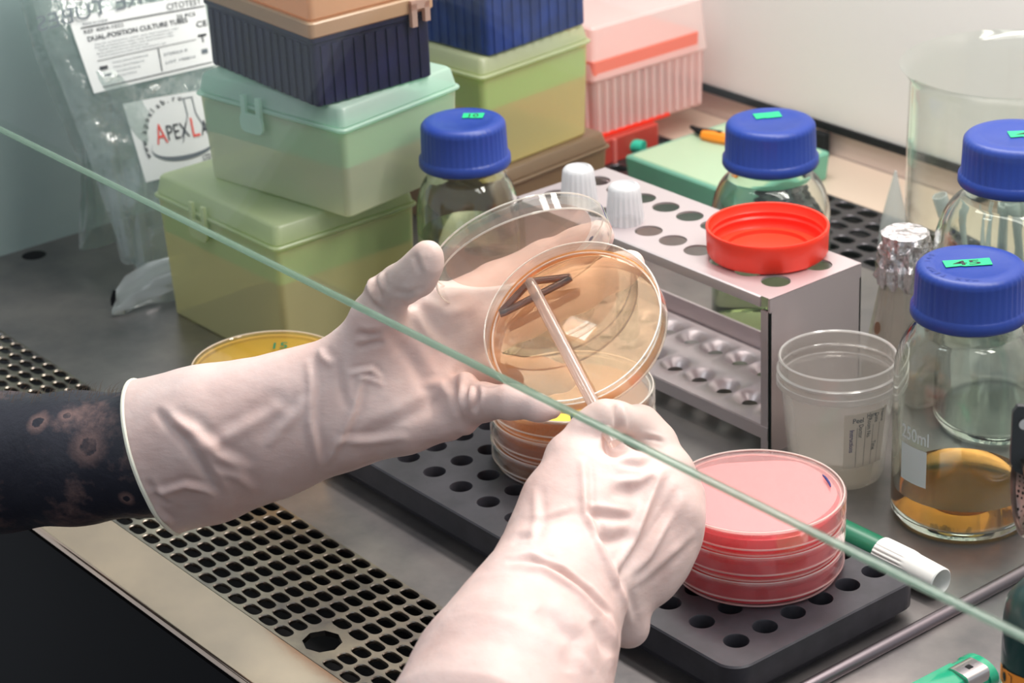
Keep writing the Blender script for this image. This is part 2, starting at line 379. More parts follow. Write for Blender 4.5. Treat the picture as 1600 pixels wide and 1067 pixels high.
# ------------------------------------------------------------------ black block with holes
TX0, TX1, TY0, TY1, TZ = -292, 66, -79.5, 53, 22
tr = thing('tube_block', 'long black plastic block drilled with rows of holes, under both dish stacks', 'tube block')
mb = MB(); HX = [45.5-24.65*k for k in range(14)]; HY = [-58.5+19.7*k for k in range(6)]; n = 24
pxx, pyy = 24.65, 19.7
for X in HX:
    for Y in HY:
        o_ = []; h_ = []
        for i in range(n):
            a = 2*PI*i/n; c, s_ = math.cos(a), math.sin(a); m = max(abs(c), abs(s_)); o_.append((X+pxx/2*c/m, Y+pyy/2*s_/m, TZ)); h_.append((X+6.6*c, Y+6.6*s_))
        v = o_+[(x, y, TZ) for x, y in h_]+[(x, y, TZ-.6) for x, y in [(X+(x-X)*.95, Y+(y-Y)*.95) for x, y in h_]]+[(X+(x-X)*.9, Y+(y-Y)*.9, 5) for x, y in h_]
        f = [(a*n+k, a*n+(k+1) % n, (a+1)*n+(k+1) % n, (a+1)*n+k) for a in range(3) for k in range(n)]
        mb.add(v, f+[tuple(3*n+k for k in range(n))], 'trayplastic')
X0, X1, Y0, Y1 = HX[-1]-pxx/2, HX[0]+pxx/2, HY[0]-pyy/2, HY[-1]+pyy/2
# outer rounded border of the top
out = rrect(TX1-TX0, TY1-TY0, 12, 8, (TX0+TX1)/2, (TY0+TY1)/2); inn = []
for (x, y) in out: inn.append((min(max(x, X0), X1), min(max(y, Y0), Y1)))
k = len(out)
def off(o_, d): return [(x+(d if x < (TX0+TX1)/2 else -d), y+(d if y < (TY0+TY1)/2 else -d)) for x, y in o_]
o1 = off(out, .8); o2 = off(out, 5)
mb.rings([[(x, y, TZ) for x, y in inn], [(x, y, TZ) for x, y in o1], [(x, y, TZ-.8) for x, y in out], [(x, y, 7) for x, y in out], [(x, y, 6.5) for x, y in o2], [(x, y, 0) for x, y in o2]], 'trayplastic', cap0=False, cap1=True)
mb.build('block', 'trayplastic', tr, angle=30)

# ------------------------------------------------------------------ petri dishes
def petri_parts(root, agar, k=1.0, lid=True, rim='petri', fill=8.5, top=None, H=14.5, openlid=False):
    n = 96; r = 43.5*k
    if agar is not None or not openlid:
        mb = MB(); mb.lathe([(.05, 1), (r-1.6, 1), (r-.8, 1.6), (r-.7, 13), (r, 13), (r, .6), (r-.8, 0), (.05, 0)], n, mat=None)
        for (rr, zz, t_) in ((r-.4, 13, .45), (r-.9, .6, .55)): mb.lathe([(rr+t_*math.cos(a), zz+t_*math.sin(a)) for a in [i*PI/3 for i in range(6)]], n, mat='petriglint', close=True)
        mb.build('dish_base', rim, root)
    if agar:
        mb = MB(); mb.lathe([(.05, 1.3), (r-1.9, 1.3), (r-1.2, 2), (r-1.2, fill-.4), (r-1.8, fill), (.05, fill)], n)
        if openlid: mb.lathe([(r-2.2+.6*math.cos(a), fill+.5*math.sin(a)) for a in [i*PI/3 for i in range(6)]], n, mat='petriglint', close=True); mb.lathe([(r-1.15, 1.5), (r-1.15, fill+1)], n, mat='agar_lit_rim')
        mb.build('medium', agar, root)
    if lid:
        R = 46*k; mb = MB(); z1 = H
        mb.lathe([(R-1, z1-9), (R-1, z1-1.8), (R-1.6, z1-1.1), (.05, z1-1.1)], n); 
        mb.lathe([(.05, z1), (R-2.2, z1), (R-1.8, z1+.5), (R-.6, z1+.5), (R, z1-.2), (R, z1-9), (R-1, z1-9)], n)
        for (rr, zz, t_) in ((R-.5, z1-9, .5), (R-1.2, z1+.5, .45)): mb.lathe([(rr+t_*math.cos(a), zz+t_*math.sin(a)) for a in [i*PI/3 for i in range(6)]], n, mat='petriglint', close=True)
        o = mb.build('lid', rim, root); return o
def petri(name, label, x, y, z, agar, k=1.0, group=None, rim='petri', fill=8.5):
    rt_ = thing(name, label, 'petri dish', (x, y, z), random.uniform(0, 90), group); lid = petri_parts(rt_, agar, k, rim=rim, fill=fill); return rt_, lid
PH = 15.1
for i in range(3):
    lab = ['bottom', 'middle', 'top'][i]
    r_, lid = petri('petri_dish', ['pink petri dish at the bottom of the stack of three, on the black block', 'pink petri dish in the middle of the stack of three', 'pink petri dish with misted lid, topmost of the stack of three'][i], -1+.8*i, .5-.5*i, TZ+PH*i, 'agar_red', 1.0, 'stack of pink dishes', 'petrirose', 9.5)
    if i == 2:
        r_.rotation_euler = (0, 0, 0)
        mb = MB(); kk = 48; out = []
        for a in range(kk):
            th = 2*PI*a/kk; rr = 41.3-1.2*abs(math.sin(3*th+.7))-(5.5 if .5 < ((th-1.3) % (2*PI)) < 2.0 else 0)*math.sin(PI*max(0, min(1, (((th-1.3) % (2*PI))-.5)/1.5))); out.append((rr*math.cos(th), rr*math.sin(th)))
        mb.rings([[(x*.02, y*.02, 13.25) for x, y in out], [(x, y, 13.25) for x, y in out], [(x, y, 13.0) for x, y in out], [(x*.02, y*.02, 13.0) for x, y in out]])
        o = mb.build('condensation', 'condense', r_); o['label'] = 'pale pink condensation under the lid'
        mb = MB()
        for a in range(70):
            th = 1.3+random.random()*2.3; rr = 41-random.random()*4; s_ = .35+random.random()*.5
            mb.lathe([(.02, 0), (s_, 0), (s_*.7, -s_*.5), (.02, -s_*.7)], 8, (rr*math.cos(th), rr*math.sin(th), 13.3))
        o = mb.build('droplets', 'petri', r_); o['kind'] = 'stuff'
        mb = MB(); mb.tube([(38*math.cos(a), 38*math.sin(a), 15.0) for a in [math.radians(52+q*4) for q in range(6)]], [.3, .6, .7, .7, .6, .3], 6); mb.build('pen_mark', 'inkblue', r_)
ag = P(897, 711, 22)
for i in range(3):
    r_, lid = petri('petri_dish', ['amber petri dish at the bottom of the stack beside the right glove', 'amber petri dish in the middle of the stack beside the right glove', 'amber petri dish with a yellow sticker numbered 12, topmost of its stack'][i], ag[0]+.6*i, ag[1]-.5*i, TZ+PH*i, 'agar_amber', 1.03, 'stack of amber dishes')
    if i == 2:
        r_.rotation_euler = (0, 0, YAW)
        R2 = 1.03*46-2.5; pts = [(R2*math.cos(a), R2*math.sin(a)) for a in np.linspace(math.radians(222), math.radians(318), 24)]
        mb = MB(); mb.rings([[(x, y, 14.75) for x, y in pts], [(x, y, 14.95) for x, y in pts]]); stk = mb.build('sticker', 'yellowtape', r_)
        mb = MB(); put_text(mb, '12', lambda a, c: (a, c, 15.05), -5, -44.5, 8.5, 'ink', width=14, bold=True); mb.build('number', 'ink', stk, smooth=False)
yp = P(420, 560, 45); 
for i in range(3):
    r_, lid = petri('petri_dish', ['yellow petri dish at the bottom of the stack behind the left forearm', 'yellow petri dish in the middle of the stack behind the left forearm', 'yellow petri dish marked 15, topmost behind the left forearm'][i], yp[0]+4, yp[1]-4, PH*i, 'agar_yellow', 1.02, 'stack of yellow dishes', 'petriyellow', fill=11.5)
    if i == 2:
        r_.rotation_euler = (0, 0, YAW)
        mb = MB(); put_text(mb, '15', lambda a, c: (a, c, 15.1), 0, 19, 9, 'green_dark', width=11, bold=True); mb.build('number', 'green_dark', r_, smooth=False)

# held dish: opening towards the camera and up-left
def unit(v): return v/np.linalg.norm(v)
a_ = math.radians(32.5); maj = math.cos(a_)*RT+math.sin(a_)*UP; upl = -math.sin(a_)*RT+math.cos(a_)*UP
tl_ = math.radians(36.3); nd = unit(-math.cos(tl_)*FW+math.sin(tl_)*upl); yd = np.cross(nd, maj)
HC = D(893, 500, 1140)                       # centre of the open rim
dish_o = HC-nd*13
held = thing('petri_dish', 'open petri dish of clear amber jelly held in the left glove', 'petri dish', mat4=frame_matrix(dish_o, maj, yd, nd))
petri_parts(held, 'agar_held', 1.045, lid=False, fill=6.0, openlid=True)
# held lid
a2 = math.radians(20.5); maj2 = math.cos(a2)*RT+math.sin(a2)*UP; upl2 = -math.sin(a2)*RT+math.cos(a2)*UP
tl2 = math.radians(66); nm = unit(-math.cos(tl2)*FW-math.sin(tl2)*upl2); y2 = np.cross(-nm, maj2)
LC = D(812, 387, 1159)
lidr = thing('petri_cover', 'clear petri dish lid pinched open by the gloved thumb', 'dish cover', mat4=frame_matrix(LC-nm*2+nm*10, maj2, y2, -nm))
petri_parts(lidr, None, 1.0, lid=True, H=10, openlid=True)
mb = MB(); mb.lathe([(.05, 8.75), (38, 8.75)], 48); mb.build('mist', thin('lid_mist', (244, 226, 218), .16, (226, 196, 182), .3, .1, .02, bump=(700, .2)), lidr)
mb = MB(); mb.tube([(43.5*math.cos(a), 43.5*math.sin(a), 10.7) for a in (.55, .6, .66)], [.3, .8, .4], 6); mb.build('pen_mark', 'inkblue', lidr); mb = MB(); mb.tube([(44.5*math.cos(a), 44.5*math.sin(a), 10.7) for a in (3.15, 3.2, 3.24)], [.4, 1.1, .4], 6); mb.build('pen_mark', 'inkblue', lidr)

# spreader: loop on the jelly, shaft in the right glove
def onplane(x, y, h):
    d = ray(x, y); o = dish_o+nd*h; return CAM+d*(((o-CAM)@nd)/(d@nd))
sp = thing('cell_spreader', 'clear triangular cell spreader reaching from the right glove into the held dish', 'spreader', tuple(onplane(832, 442, 8.2)))
o0 = onplane(832, 442, 8.2)
L_, R_, A_ = onplane(777, 494, 8.2), onplane(897, 432, 8.2), onplane(828, 440, 9.0)
def bez(pts, n=8):
    out = []
    for i in range(len(pts)-1):
        for k in range(n): out.append(pts[i]+(pts[i+1]-pts[i])*k/n)
    return out
loop = bez([A_, L_, R_, A_], 10)
lp = [sum(loop[(i+j) % len(loop)] for j in (-1, 0, 1))/3 for i in range(len(loop))]
mb = MB(); mb.tube([p-o0 for p in lp], 1.9, 12, closed=True); mb.build('loop', 'spreaderdark', sp)
S1 = D(932, 640, 1109); mb = MB(); mb.tube([A_-o0, A_-o0+(S1-A_)*.02+nd*1.0, (S1-A_)*.1+A_-o0+nd*1.5, S1-o0, S1+(S1-A_)*.25-o0], [2.4, 3.0, 3.1, 3.1, 3.0], 16); mb.build('shaft', 'spreader', sp)

# ------------------------------------------------------------------ bottles with blue caps
def bottle(name, label, x, y, R, Hs, Hc, neck, liquid=None, lh=0, caprx=31, group='blue-capped bottles', rz=0):
    """R body radius, Hs height of straight wall, Hc top of cap"""
    r = thing(name, label, 'bottle', (x, y, 0), rz, group); n = 96; zc = Hc-30
    sh = [(R*math.cos(a)*1.0 if False else neck+(R-neck)*math.cos(a), Hs+(zc-6-Hs)*math.sin(a)) for a in [i*PI/2/9 for i in range(1, 9)]]
    outer = [(.05, 1.5), (R-9, 0), (R-3, 1), (R, 5), (R, Hs)]+sh+[(neck, zc-3), (neck+1, zc-1), (neck+1, zc+1), (neck-1, zc+2), (neck-1, Hc-4)]
    inner = [(q-2.4 if q > 3 else q, z+(3 if i < 3 else 0)) for i, (q, z) in enumerate(outer)]
    inner[1] = (R-11, 4.5); inner[2] = (R-5, 5.5); inner[3] = (R-2.4, 9); inner[0] = (.05, 4.5)
    mb = MB(); mb.lathe(outer+inner[::-1], n); mb.build('glass_body', 'bottleglass', r)
    if liquid:
        q = R-2.35
        mb = MB(); mb.lathe([(.05, 4.6), (R-11, 4.6), (R-5, 5.6), (q, 9.1), (q, lh), (.05, lh)], n); o = mb.build('liquid', liquid, r)
    # cap
    rc = caprx
    mb = MB(); nn = 180
    def rib(q, z, a): return q+(.55*(abs(math.sin(a*22))**.5)-.3 if (q > rc-2.2 and zc+7 < z < Hc-2.5) else 0)
    mb.lathe([(rc-3, zc), (rc, zc+.6), (rc+.8, zc+2), (rc+.6, zc+6.2), (rc-.6, zc+7.2), (rc-1.2, zc+8), (rc-1.7, Hc-5), (rc-2.0, Hc-2.6), (rc-3.4, Hc-.9), (rc-5.5, Hc), (rc*.62, Hc), (rc*.6, Hc-.3), (.05, Hc-.3)], nn, rf=rib)
    mb.lathe([(rc-3, zc), (rc-5, zc+1), (rc-6, Hc-5), (.05, Hc-4)], 48)
    cap = mb.build('cap', 'bluecap', r, angle=50)
    return r, cap
def cap_tape(cap, Hc, w, d, ang, marks='45', dx=0, dy=0):
    mb = MB(); rz = math.radians(ang); ca, sa = math.cos(rz), math.sin(rz)
    T = lambda a, c, z: (dx+a*ca-c*sa, dy+a*sa+c*ca, z)
    pts = [(-w/2, -d/2), (-w/6, -d/2+.8), (-w/10, -d/2), (w/2, -d/2), (w/2+.4, d/2), (w/8, d/2-.3), (-w/2, d/2)]
    mb.rings([[T(a, c, Hc+.1) for a, c in pts], [T(a, c, Hc+.35) for a, c in pts]]); tp = mb.build('tape', 'greentape', cap, smooth=False)
    if marks:
        mb = MB(); put_text(mb, marks, lambda a, c: T(a, c, Hc+.45), -w*.32, -d*.33, d*.65, 'ink', width=w*.6, bold=True); mb.build('number', 'ink', tp, smooth=False)
def front_chart(R, base_ang=0):
    """chart on the side of a cylinder: x mm around, y height"""
    return lambda x, y: ((R+.15)*math.cos(base_ang+x/R), (R+.15)*math.sin(base_ang+x/R), y)
q = P(1522, 411, 150)
bA, capA = bottle('media_bottle', 'blue-capped bottle of amber liquid marked 250ml, beside the specimen cup', q[0]-1, q[1]-1, 39.5, 84, 150, 24, 'amberliquid', 20)
cap_tape(capA, 150, 25, 9, math.degrees(YAW)+2, '45', -1.5, -1.5)
# letters read along the rim, their feet towards the edge
mb = MB()
for k, ch in enumerate('MAX TEMP 140'):
    if ch == ' ': continue
    v, f, wd = text_mesh(ch); h = 3.4; a = YAW-PI/2-.1-.19*k; cx, cy = 21.5*math.cos(a), 21.5*math.sin(a); ca, sa = math.cos(a-PI/2), math.sin(a-PI/2)
    mb.add([(cx+(x*h-wd*h/2)*ca-(y*h)*sa, cy+(x*h-wd*h/2)*sa+(y*h)*ca, 150.28) for x, y in v], f, 'bluecap')
mb.build('embossed_text', 'bluecap', capA, smooth=False)
va = math.atan2((CAM-q)[1], (CAM-q)[0])
MAT['frost'] = pbr('white_enamel_print', (204, 212, 212), .6)
ch_ = front_chart(39.6, va-.60)
mb = MB()
put_text(mb, '250ml', ch_, -15.5, 56.5, 8, 'frost', width=20, bold=True); mb.build('volume_print', 'frost', bA, smooth=False)
mb = MB(); pts = rrect(20, 18, 3, 4, -7, 36)
grid = [[ch_(-15.5+19*i/10, 31+22*j/8) for i in range(11)] for j in range(9)]
v = [p for row in grid for p in row]; f = [(j*11+i, j*11+i+1, (j+1)*11+i+1, (j+1)*11+i) for j in range(8) for i in range(10)]
mb.add(v, f); o = mb.build('writing_patch', 'frost', bA)
q = P(1204, 188, 138)
bB, cB = bottle('media_bottle', 'blue-capped bottle standing behind the steel test tube rack', q[0], q[1], 39, 70, 138, 23, 'paleliquid', 62, 30.5)
cap_tape(cB, 138, 17, 10, math.degrees(YAW)+8, '', -8, 5)
q = P(723, 187, 158)
bC, cC = bottle('media_bottle', 'blue-capped bottle left of the rack, behind the held lid', q[0], q[1], 33, 92, 158, 22, 'paleliquid', 84, 28.5)
cap_tape(cC, 158, 13, 9, math.degrees(YAW)-6, '10', -1, 9)
q = P(1602, 210, 180)
bD, cD = bottle('media_bottle', 'large blue-capped bottle at the right edge, behind the bottle marked 250ml', q[0]-4, q[1]-3, 45, 105, 180, 24, None, 0, 31.5)
cap_tape(cD, 180, 20, 10, math.degrees(YAW), '4', 4, 4)

# ------------------------------------------------------------------ steel test tube rack
RX0, RX1, RY0, RY1, RH = -345, -114.6, 123, 198.5, 100
rk = thing('test_tube_rack', 'two-tier steel test tube rack with a bright red lid lying on it', 'test tube rack')
HXr = [-131-22.1*k for k in range(10)]; rows = (144, 178.5)
def holed_plate(mb, z, rad, th, bumpd=0):
    """rack shelf made of square cells with round holes; bumpd = pressed lip"""
    n = 32
    for X in HXr:
        for Y in rows:
            hx, hy = 22.1/2, 17.25
            ringo = []; 
            for i in range(n):
                a = 2*PI*i/n; c, s_ = math.cos(a), math.sin(a); m = max(abs(c), abs(s_)); ringo.append((X+hx*c/m, Y+hy*s_/m))
            if bumpd:
                prof = [(rad*1.35, 0), (rad*1.15, -.8), (rad*.85, -bumpd*.6), (rad*.6, -bumpd)]
            else: prof = [(rad, 0), (rad, -th)]
            v = [(x, y, z) for x, y in ringo]; f = []
            for (rr, dz) in prof: v += [(X+rr*math.cos(2*PI*i/n), Y+rr*math.sin(2*PI*i/n), z+dz) for i in range(n)]
            for a in range(len(prof)):
                for k in range(n): f.append((a*n+k, a*n+(k+1) % n, (a+1)*n+(k+1) % n, (a+1)*n+k))
            mb.add(v, f)
    x0, x1, y0, y1 = HXr[-1]-11.05, HXr[0]+11.05, rows[0]-17.25, rows[1]+17.25
    for (a, b, c, d) in ((RX0, x0, RY0, RY1), (x1, RX1, RY0, RY1), (x0, x1, RY0, y0), (x0, x1, y1, RY1)): mb.add([(a, c, z), (b, c, z), (b, d, z), (a, d, z)], [(0, 1, 2, 3)])
    mb.add([(x0, y0+0, z-th), (x1, y0, z-th)], [])
mb = MB(); holed_plate(mb, RH, 8.7, 1.3)
for (Y, sg) in ((RY0, -1), (RY1, 1)):     # folded lips
    prf = [(Y, RH), (Y+sg*1.2, RH-.6), (Y+sg*1.4, RH-2), (Y+sg*1.4, RH-6.5), (Y, RH-6.5), (Y, RH-1.4)]
    mb.rings([[(x, y, z) for y, z in prf] for x in (RX0+7, RX1-7)])
mb.build('top_shelf', 'steel_rack', rk, angle=35)
mb = MB(); holed_plate(mb, 17, 8.0, 1.2, 4.5)
mb.rings([[(x, y, z) for y, z in ((RY0+2, 17), (RY0-.5, 16.5), (RY0-.5, 8.5), (RY0+1, 8.5), (RY0+1, 15.5))] for x in (RX0+2, RX1-1.5)])
mb.rings([[(x, y, z) for y, z in ((RY1-2, 17), (RY1-2, 29), (RY1-.5, 29), (RY1-.5, 15.5))] for x in (RX0+2, RX1-1.5)])
mb.build('lower_shelf', 'steel_rack', rk, angle=35)
for (X, sx) in ((RX1, 1), (RX0, -1)):
    mb = MB(); xa, xb = (X-1.5, X) if sx > 0 else (X, X+1.5)
    mb.box(xa, xb, RY0, RY1, 0, RH-.4); mb.box(xa-6*sx if sx > 0 else xa, xb if sx > 0 else xb+6, RY0, RY0+1.3, 0, RH-9); mb.box(xa-6*sx if sx > 0 else xa, xb if sx > 0 else xb+6, RY1-1.3, RY1, 0, RH-9)
    ed = mb.build('end_panel', 'steel_rack', rk, smooth=False)
mb = MB(); mb.lathe([(.1, 2), (2.6, 1.6), (3, 0)], 16, tf=lambda p: (RX1+p[2], 150+p[0], 12+p[1])); mb.build('screw', 'chrome', rk)
# capped tubes standing in the front row
def tube_thing(label, X, Y, ztop, ang):
    r = thing('culture_tube', label, 'test tube', (X, Y, 17), ang, 'capped tubes in the rack')
    mb = MB(); mb.lathe([(7.2, ztop-30), (7.2, 8)]+[(7.2*math.cos(a), 8-7.5*math.sin(a)) for a in [i*PI/16 for i in range(1, 8)]]+[(.05, .5)], 32); mb.build('tube', 'tube', r)
    mb = MB(); rb = lambda q, z, a: q+(.45*math.sin(a*20) if (q > 10 and z < ztop-6) else 0)
    mb.lathe([(8.0, ztop-25), (11.4, ztop-25), (11.6, ztop-22), (10.2, ztop-8), (10.0, ztop-2.5), (8.6, ztop-.5), (7.2, ztop), (6.6, ztop-1.2), (.05, ztop-1.2)], 120, rf=rb); mb.build('cap', 'tubecap', r)
tube_thing('white-capped tube in the rack, nearer the red lid', -263.5, 144, 108, 10)
tube_thing('white-capped tube in the rack, farther from the red lid', -307.5, 144, 108, 40)
q = P(1199, 394, 100.5)
rl = thing('screw_lid', 'bright red plastic screw lid lying upturned on the steel rack', 'lid', (q[0], q[1], 100.2), 0)
mb = MB(); n = 96
rb = lambda q, z, a: q+(.25*math.sin(a*60) if q > 35.6 and z < 14 else 0)
mb.lathe([(.05, 0), (33, 0), (35, .8), (36, 2.5), (36.6, 15), (36.9, 17.5), (36.4, 18.4), (35.2, 18.2), (34.6, 14), (33.6, 12.9), (34.3, 11.6), (34.3, 10), (33.2, 8.9), (34, 7.6), (34, 5), (32.5, 3.2), (27, 3.2), (26.3, 4.8), (25, 4.8), (24.4, 2.6), (.05, 2.2)], n, rf=rb); mb.build('lid_shell', 'redcap', rl)

# ------------------------------------------------------------------ specimen cup
q = P(1307, 733, 0)
cp_ = thing('specimen_cup', 'clear plastic specimen cup with printed paper label and a little liquid', 'cup', (q[0], q[1], 0), 0)
mb = MB(); mb.lathe([(.05, 2.5), (25, 2.2), (26, 4), (31.6, 60), (32.6, 60.5), (32.6, 62), (32, 63), (32.1, 65.5), (32.7, 66), (32.1, 67), (32.2, 73), (33.2, 73.3), (33.6, 66), (34.4, 65.4), (34.4, 64.2), (33.6, 63.6), (34.6, 60), (34.6, 57.5), (32.6, 56.5), (27.4, 3), (26.2, 0), (.05, .6)], 96); mb.build('cup_wall', 'cup', cp_)
mb = MB(); mb.lathe([(33.4, 72.4), (34, 73), (33.4, 74), (32.6, 73.4)], 96, close=True); mb.lathe([(33.5, 63.8), (34.9, 64.4), (34.9, 65.6), (33.5, 66.4)], 96); mb.lathe([(34.4, 56.4), (35.2, 57.4), (35.0, 60.6), (34.2, 61)], 96); mb.build('rim', 'cuprim', cp_)
mb = MB(); mb.lathe([(.05, 2.9), (24.8, 2.6), (25.9, 4.6), (27.2, 17), (.05, 17)], 96); mb.build('liquid', 'water', cp_)
va = math.atan2((CAM-q)[1], (CAM-q)[0]); base = va+.02
def cupchart(x, y): R = 27.55+(32.7-27.55)*(y-3)/53.5+.15; a = base+x/30.0; return (R*math.cos(a), R*math.sin(a), y)
mb = MB(); v = [cupchart(3+27*i/14, 15+36*j/6) for j in range(7) for i in range(15)]; mb.add(v, [(j*15+i, j*15+i+1, (j+1)*15+i+1, (j+1)*15+i) for j in range(6) for i in range(14)])
lb = mb.build('paper_label', thin('cup_label_paper', (226, 220, 212), .7, (214, 208, 200), .5, .1, .03), cp_); 
def cupch2(x, y): p = cupchart(x, y); k = 1+.2/30; return (p[0]*k, p[1]*k, p[2])
mb = MB()
for (x, y, s_, h, wd) in ((6.3, 41, 'Instructions', 2.6, 15), (11.3, 44, 'Doctor', 2.6, 9), (16.3, 47, 'Room No.', 2.6, 13), (21, 49, 'Date', 2.6, 6), (20.5, 31, 'Time', 2.6, 6), (25.5, 50, 'Name', 2.4, 8)):
    put_text(mb, s_, cupch2, x, y, h, 'inkblue' if s_ == 'Instructions' else 'inkgrey', width=wd, rot=-PI/2, bold=True)
put_text(mb, 'Peel', cupch2, 7.5, 45.2, 3.2, 'inkgrey', width=6.2, bold=True); put_text(mb, 'Here', cupch2, 15.5, 47.2, 3.2, 'inkgrey', width=6.2, bold=True)
for x in (10.2, 15.2, 20, 24.6):
    mb.add([cupch2(x, 16), cupch2(x+.25, 16), cupch2(x+.25, 42), cupch2(x, 42)], [(0, 1, 2, 3)], 'inkgrey')
mb.build('label_print', 'inkgrey', lb, smooth=False)

# ------------------------------------------------------------------ foil-topped flask
q = P(1415, 362, 108); fx, fy = q[0], q[1]
fl = thing('conical_flask', 'conical flask with crumpled foil over its mouth, beside the steel rack', 'flask', (fx, fy, 0))
mb = MB(); mb.lathe([(.05, 1), (22, 0), (25, 2), (26, 6), (24, 24), (14.5, 76), (13, 84), (13, 106), (11.8, 106), (11.8, 84), (13.3, 76), (22.6, 24), (24.5, 6), (22, 3), (.05, 3)], 72); mb.build('flask_glass', 'flaskglass', fl)
mb = MB(); n = 72; rings = []
for (r_, z, am) in ((.3, 108.6, 0), (12.5, 108.8, .1), (14.3, 107.6, .6), (14.8, 103, 1.6), (14.8, 99, 2.2), (14.9, 95, 2.4), (15, 91, 2.8), (15.6, 87, 3.2), (17, 78, 3.6)):
    ring = []
    for i in range(n):
        a = 2*PI*i/n; nz = noise.noise(Vector((math.cos(a)*3, math.sin(a)*3, z*.22))); nz2 = noise.noise(Vector((math.cos(a)*9, math.sin(a)*9, z*.5)))
        ring.append(((r_+am*(nz*1.6+nz2*.9))*math.cos(a), (r_+am*(nz*1.6+nz2*.9))*math.sin(a), z+(nz*14 if z == 78 else am*.8*nz2)))
    rings.append(ring)
mb.rings(rings, cap1=False); o = mb.build('foil_cover', 'foil', fl, angle=25); 
for (a, z, w_, h_) in ((va+.75, 66, 5, 9), (va-.9, 50, 5, 8)):
    mb = MB(); mb.add([((15.2+(76-z-k[1])*.19)*math.cos(a+k[0]/18), (15.2+(76-z-k[1])*.19)*math.sin(a+k[0]/18), z+k[1]) for k in [(w_*math.cos(t_)*.5, h_*math.sin(t_)*.5) for t_ in [i*2*PI/14 for i in range(14)]]], [tuple(range(14))])
    mb.build('brown_stain', 'darkbrown', fl)

# ------------------------------------------------------------------ beaker with pipette tips
q = P(1583, 100, 166); bx, by = q[0], q[1]
bk = thing('beaker', 'tall clear glass beaker holding pipette tips, by the back wall', 'beaker', (bx, by, 0))
mb = MB(); R = 66
mb.lathe([(.05, 0), (R-8, 0), (R-2, 1.5), (R, 6), (R, 156), (R+1, 160), (R+5, 165), (R+6, 166.5), (R+5, 167), (R+2, 164.5), (R-1.6, 160), (R-2, 156), (R-2, 7), (R-4, 3.6), (R-9, 2.2), (.05, 2.2)], 128); mb.build('beaker_glass', 'beakerglass', bk)
tips = []
def tip_mesh(L, r0): 
    m_ = MB(); m_.lathe([(.5, 0), (.9, L*.25), (r0*.8, L*.72), (r0, L*.8), (r0*1.15, L*.82), (r0*1.15, L), (r0*.95, L), (r0*.9, L*.82), (r0*.65, L*.7), (.5, L*.22), (.3, 0)], 20); return m_
first = None
random.seed(3)
for k in range(16):
    ang = random.uniform(0, 2*PI); rr = random.uniform(5, 46); x, y = bx+rr*math.cos(ang), by+rr*math.sin(ang)
    tz = 4+random.random()*4; lean = random.uniform(.1, .32); d = random.uniform(0, 2*PI)
    if k in (0, 5): x, y, lean, d = bx-18+k*4, by-8, .28, 2.2
    if first is None: first = tip_mesh(78, 4.4).build('pipette_tip', 'tip'); o = first
    else: o = first.copy(); COL.objects.link(o)
    x = min(max(x, bx-10), bx+30); y = min(max(y, by-20), by+24)
    o.rotation_euler = (0, lean, d) if k % 3 else (PI, lean*.6, d); o.location = (x*S, y*S, (tz if k % 3 else tz+74)*S)
    tag(o, 'clear pipette tip in the heap inside the glass beaker', 'pipette tip', 'pipette tips in the beaker')
q = P(1396, 392, 0)
mb = MB(); mb.lathe([(11, 0), (11.5, 2), (9.5, 22), (.8, 60), (.1, 60.5)], 32)
tag(mb.build('cone_cover', 'tip', loc=(q[0], q[1], 0)), 'pale pointed plastic cone standing upright behind the foil-topped flask', 'plastic cone')

# ------------------------------------------------------------------ tip boxes
def tipbox(name, label, N, ang, L, W, z0, hridge, htop, bodycol, lidcol, band, bodymilk=.55, lidmilk=.5, latch=True, wall=3.5, latchx=None, band_h=(26, 6)):
    """N: nearest lower corner; the box runs to -x (length L) and +y (width W)"""
    a = math.radians(ang); c = N[0]-L/2*math.cos(a)-W/2*math.sin(a), N[1]-L/2*math.sin(a)+W/2*math.cos(a)
    r = thing(name, label, 'tip box', (c[0], c[1], z0), ang, 'pipette tip boxes')
    mb = MB(); rbox(mb, L, W, 0, hridge-1, 5, 1.2, L+5, W+5, cap1=False); mb.build('body', box_mat('frosted_'+name+'_body', bodycol, bodymilk), r)
    mb = MB(); rbox(mb, L+9, W+9, hridge-1, hridge+1.6, 5, .8); rbox(mb, L+6, W+6, hridge+1, htop, 5, 1.5, L+1, W+1, cap0=False)
    ld = mb.build('lid', box_mat('frosted_'+name+'_lid', lidcol, lidmilk), r)
    mb = MB(); rbox(mb, L+2, W+2, hridge-band_h[0], hridge-band_h[1], 4, .8)
    for i in range(12):
        for j in range(8): pass
    mb.build('tip_tray', pbr('tray_'+name, band, .5), r)
    if latch:
        x0 = latchx if latchx is not None else 0
        mb = MB(); y = -(W+9)/2
        mb.box(x0-9, x0-5, y-2.4, y, hridge-5, hridge+9); mb.box(x0+5, x0+9, y-2.4, y, hridge-5, hridge+9)
        pr = rrect(21, 13, 5, 5); mb.rings([[(x0+p[0], y-2.8, hridge-9+p[1]) for p in pr], [(x0+p[0], y-1, hridge-9+p[1]) for p in pr]])
        mb.build('latch', 'tubecap' if False else box_mat('latch_'+name, lidcol, .6), ld, angle=30)
    return r
NA = P(449, 583, 0)
tipbox('tip_box', 'yellow-green frosted tip box standing on the worktop, lowest of the left stack', (NA[0], NA[1]+1), 1, 137, 106, 0, 87, 101.5, (236, 230, 172), (220, 230, 186), (40, 190, 165), .62, .55, latchx=-14)
NB = P(546, 343, 101.5)
tipbox('tip_box', 'pale green frosted tip box with clear latch, middle of the left stack', NB, 9.5, 130, 101, 102, 59, 73, (230, 232, 204), (216, 240, 228), (90, 200, 180), .58, .5, latchx=-12)
ND = P(761, 270, 60)
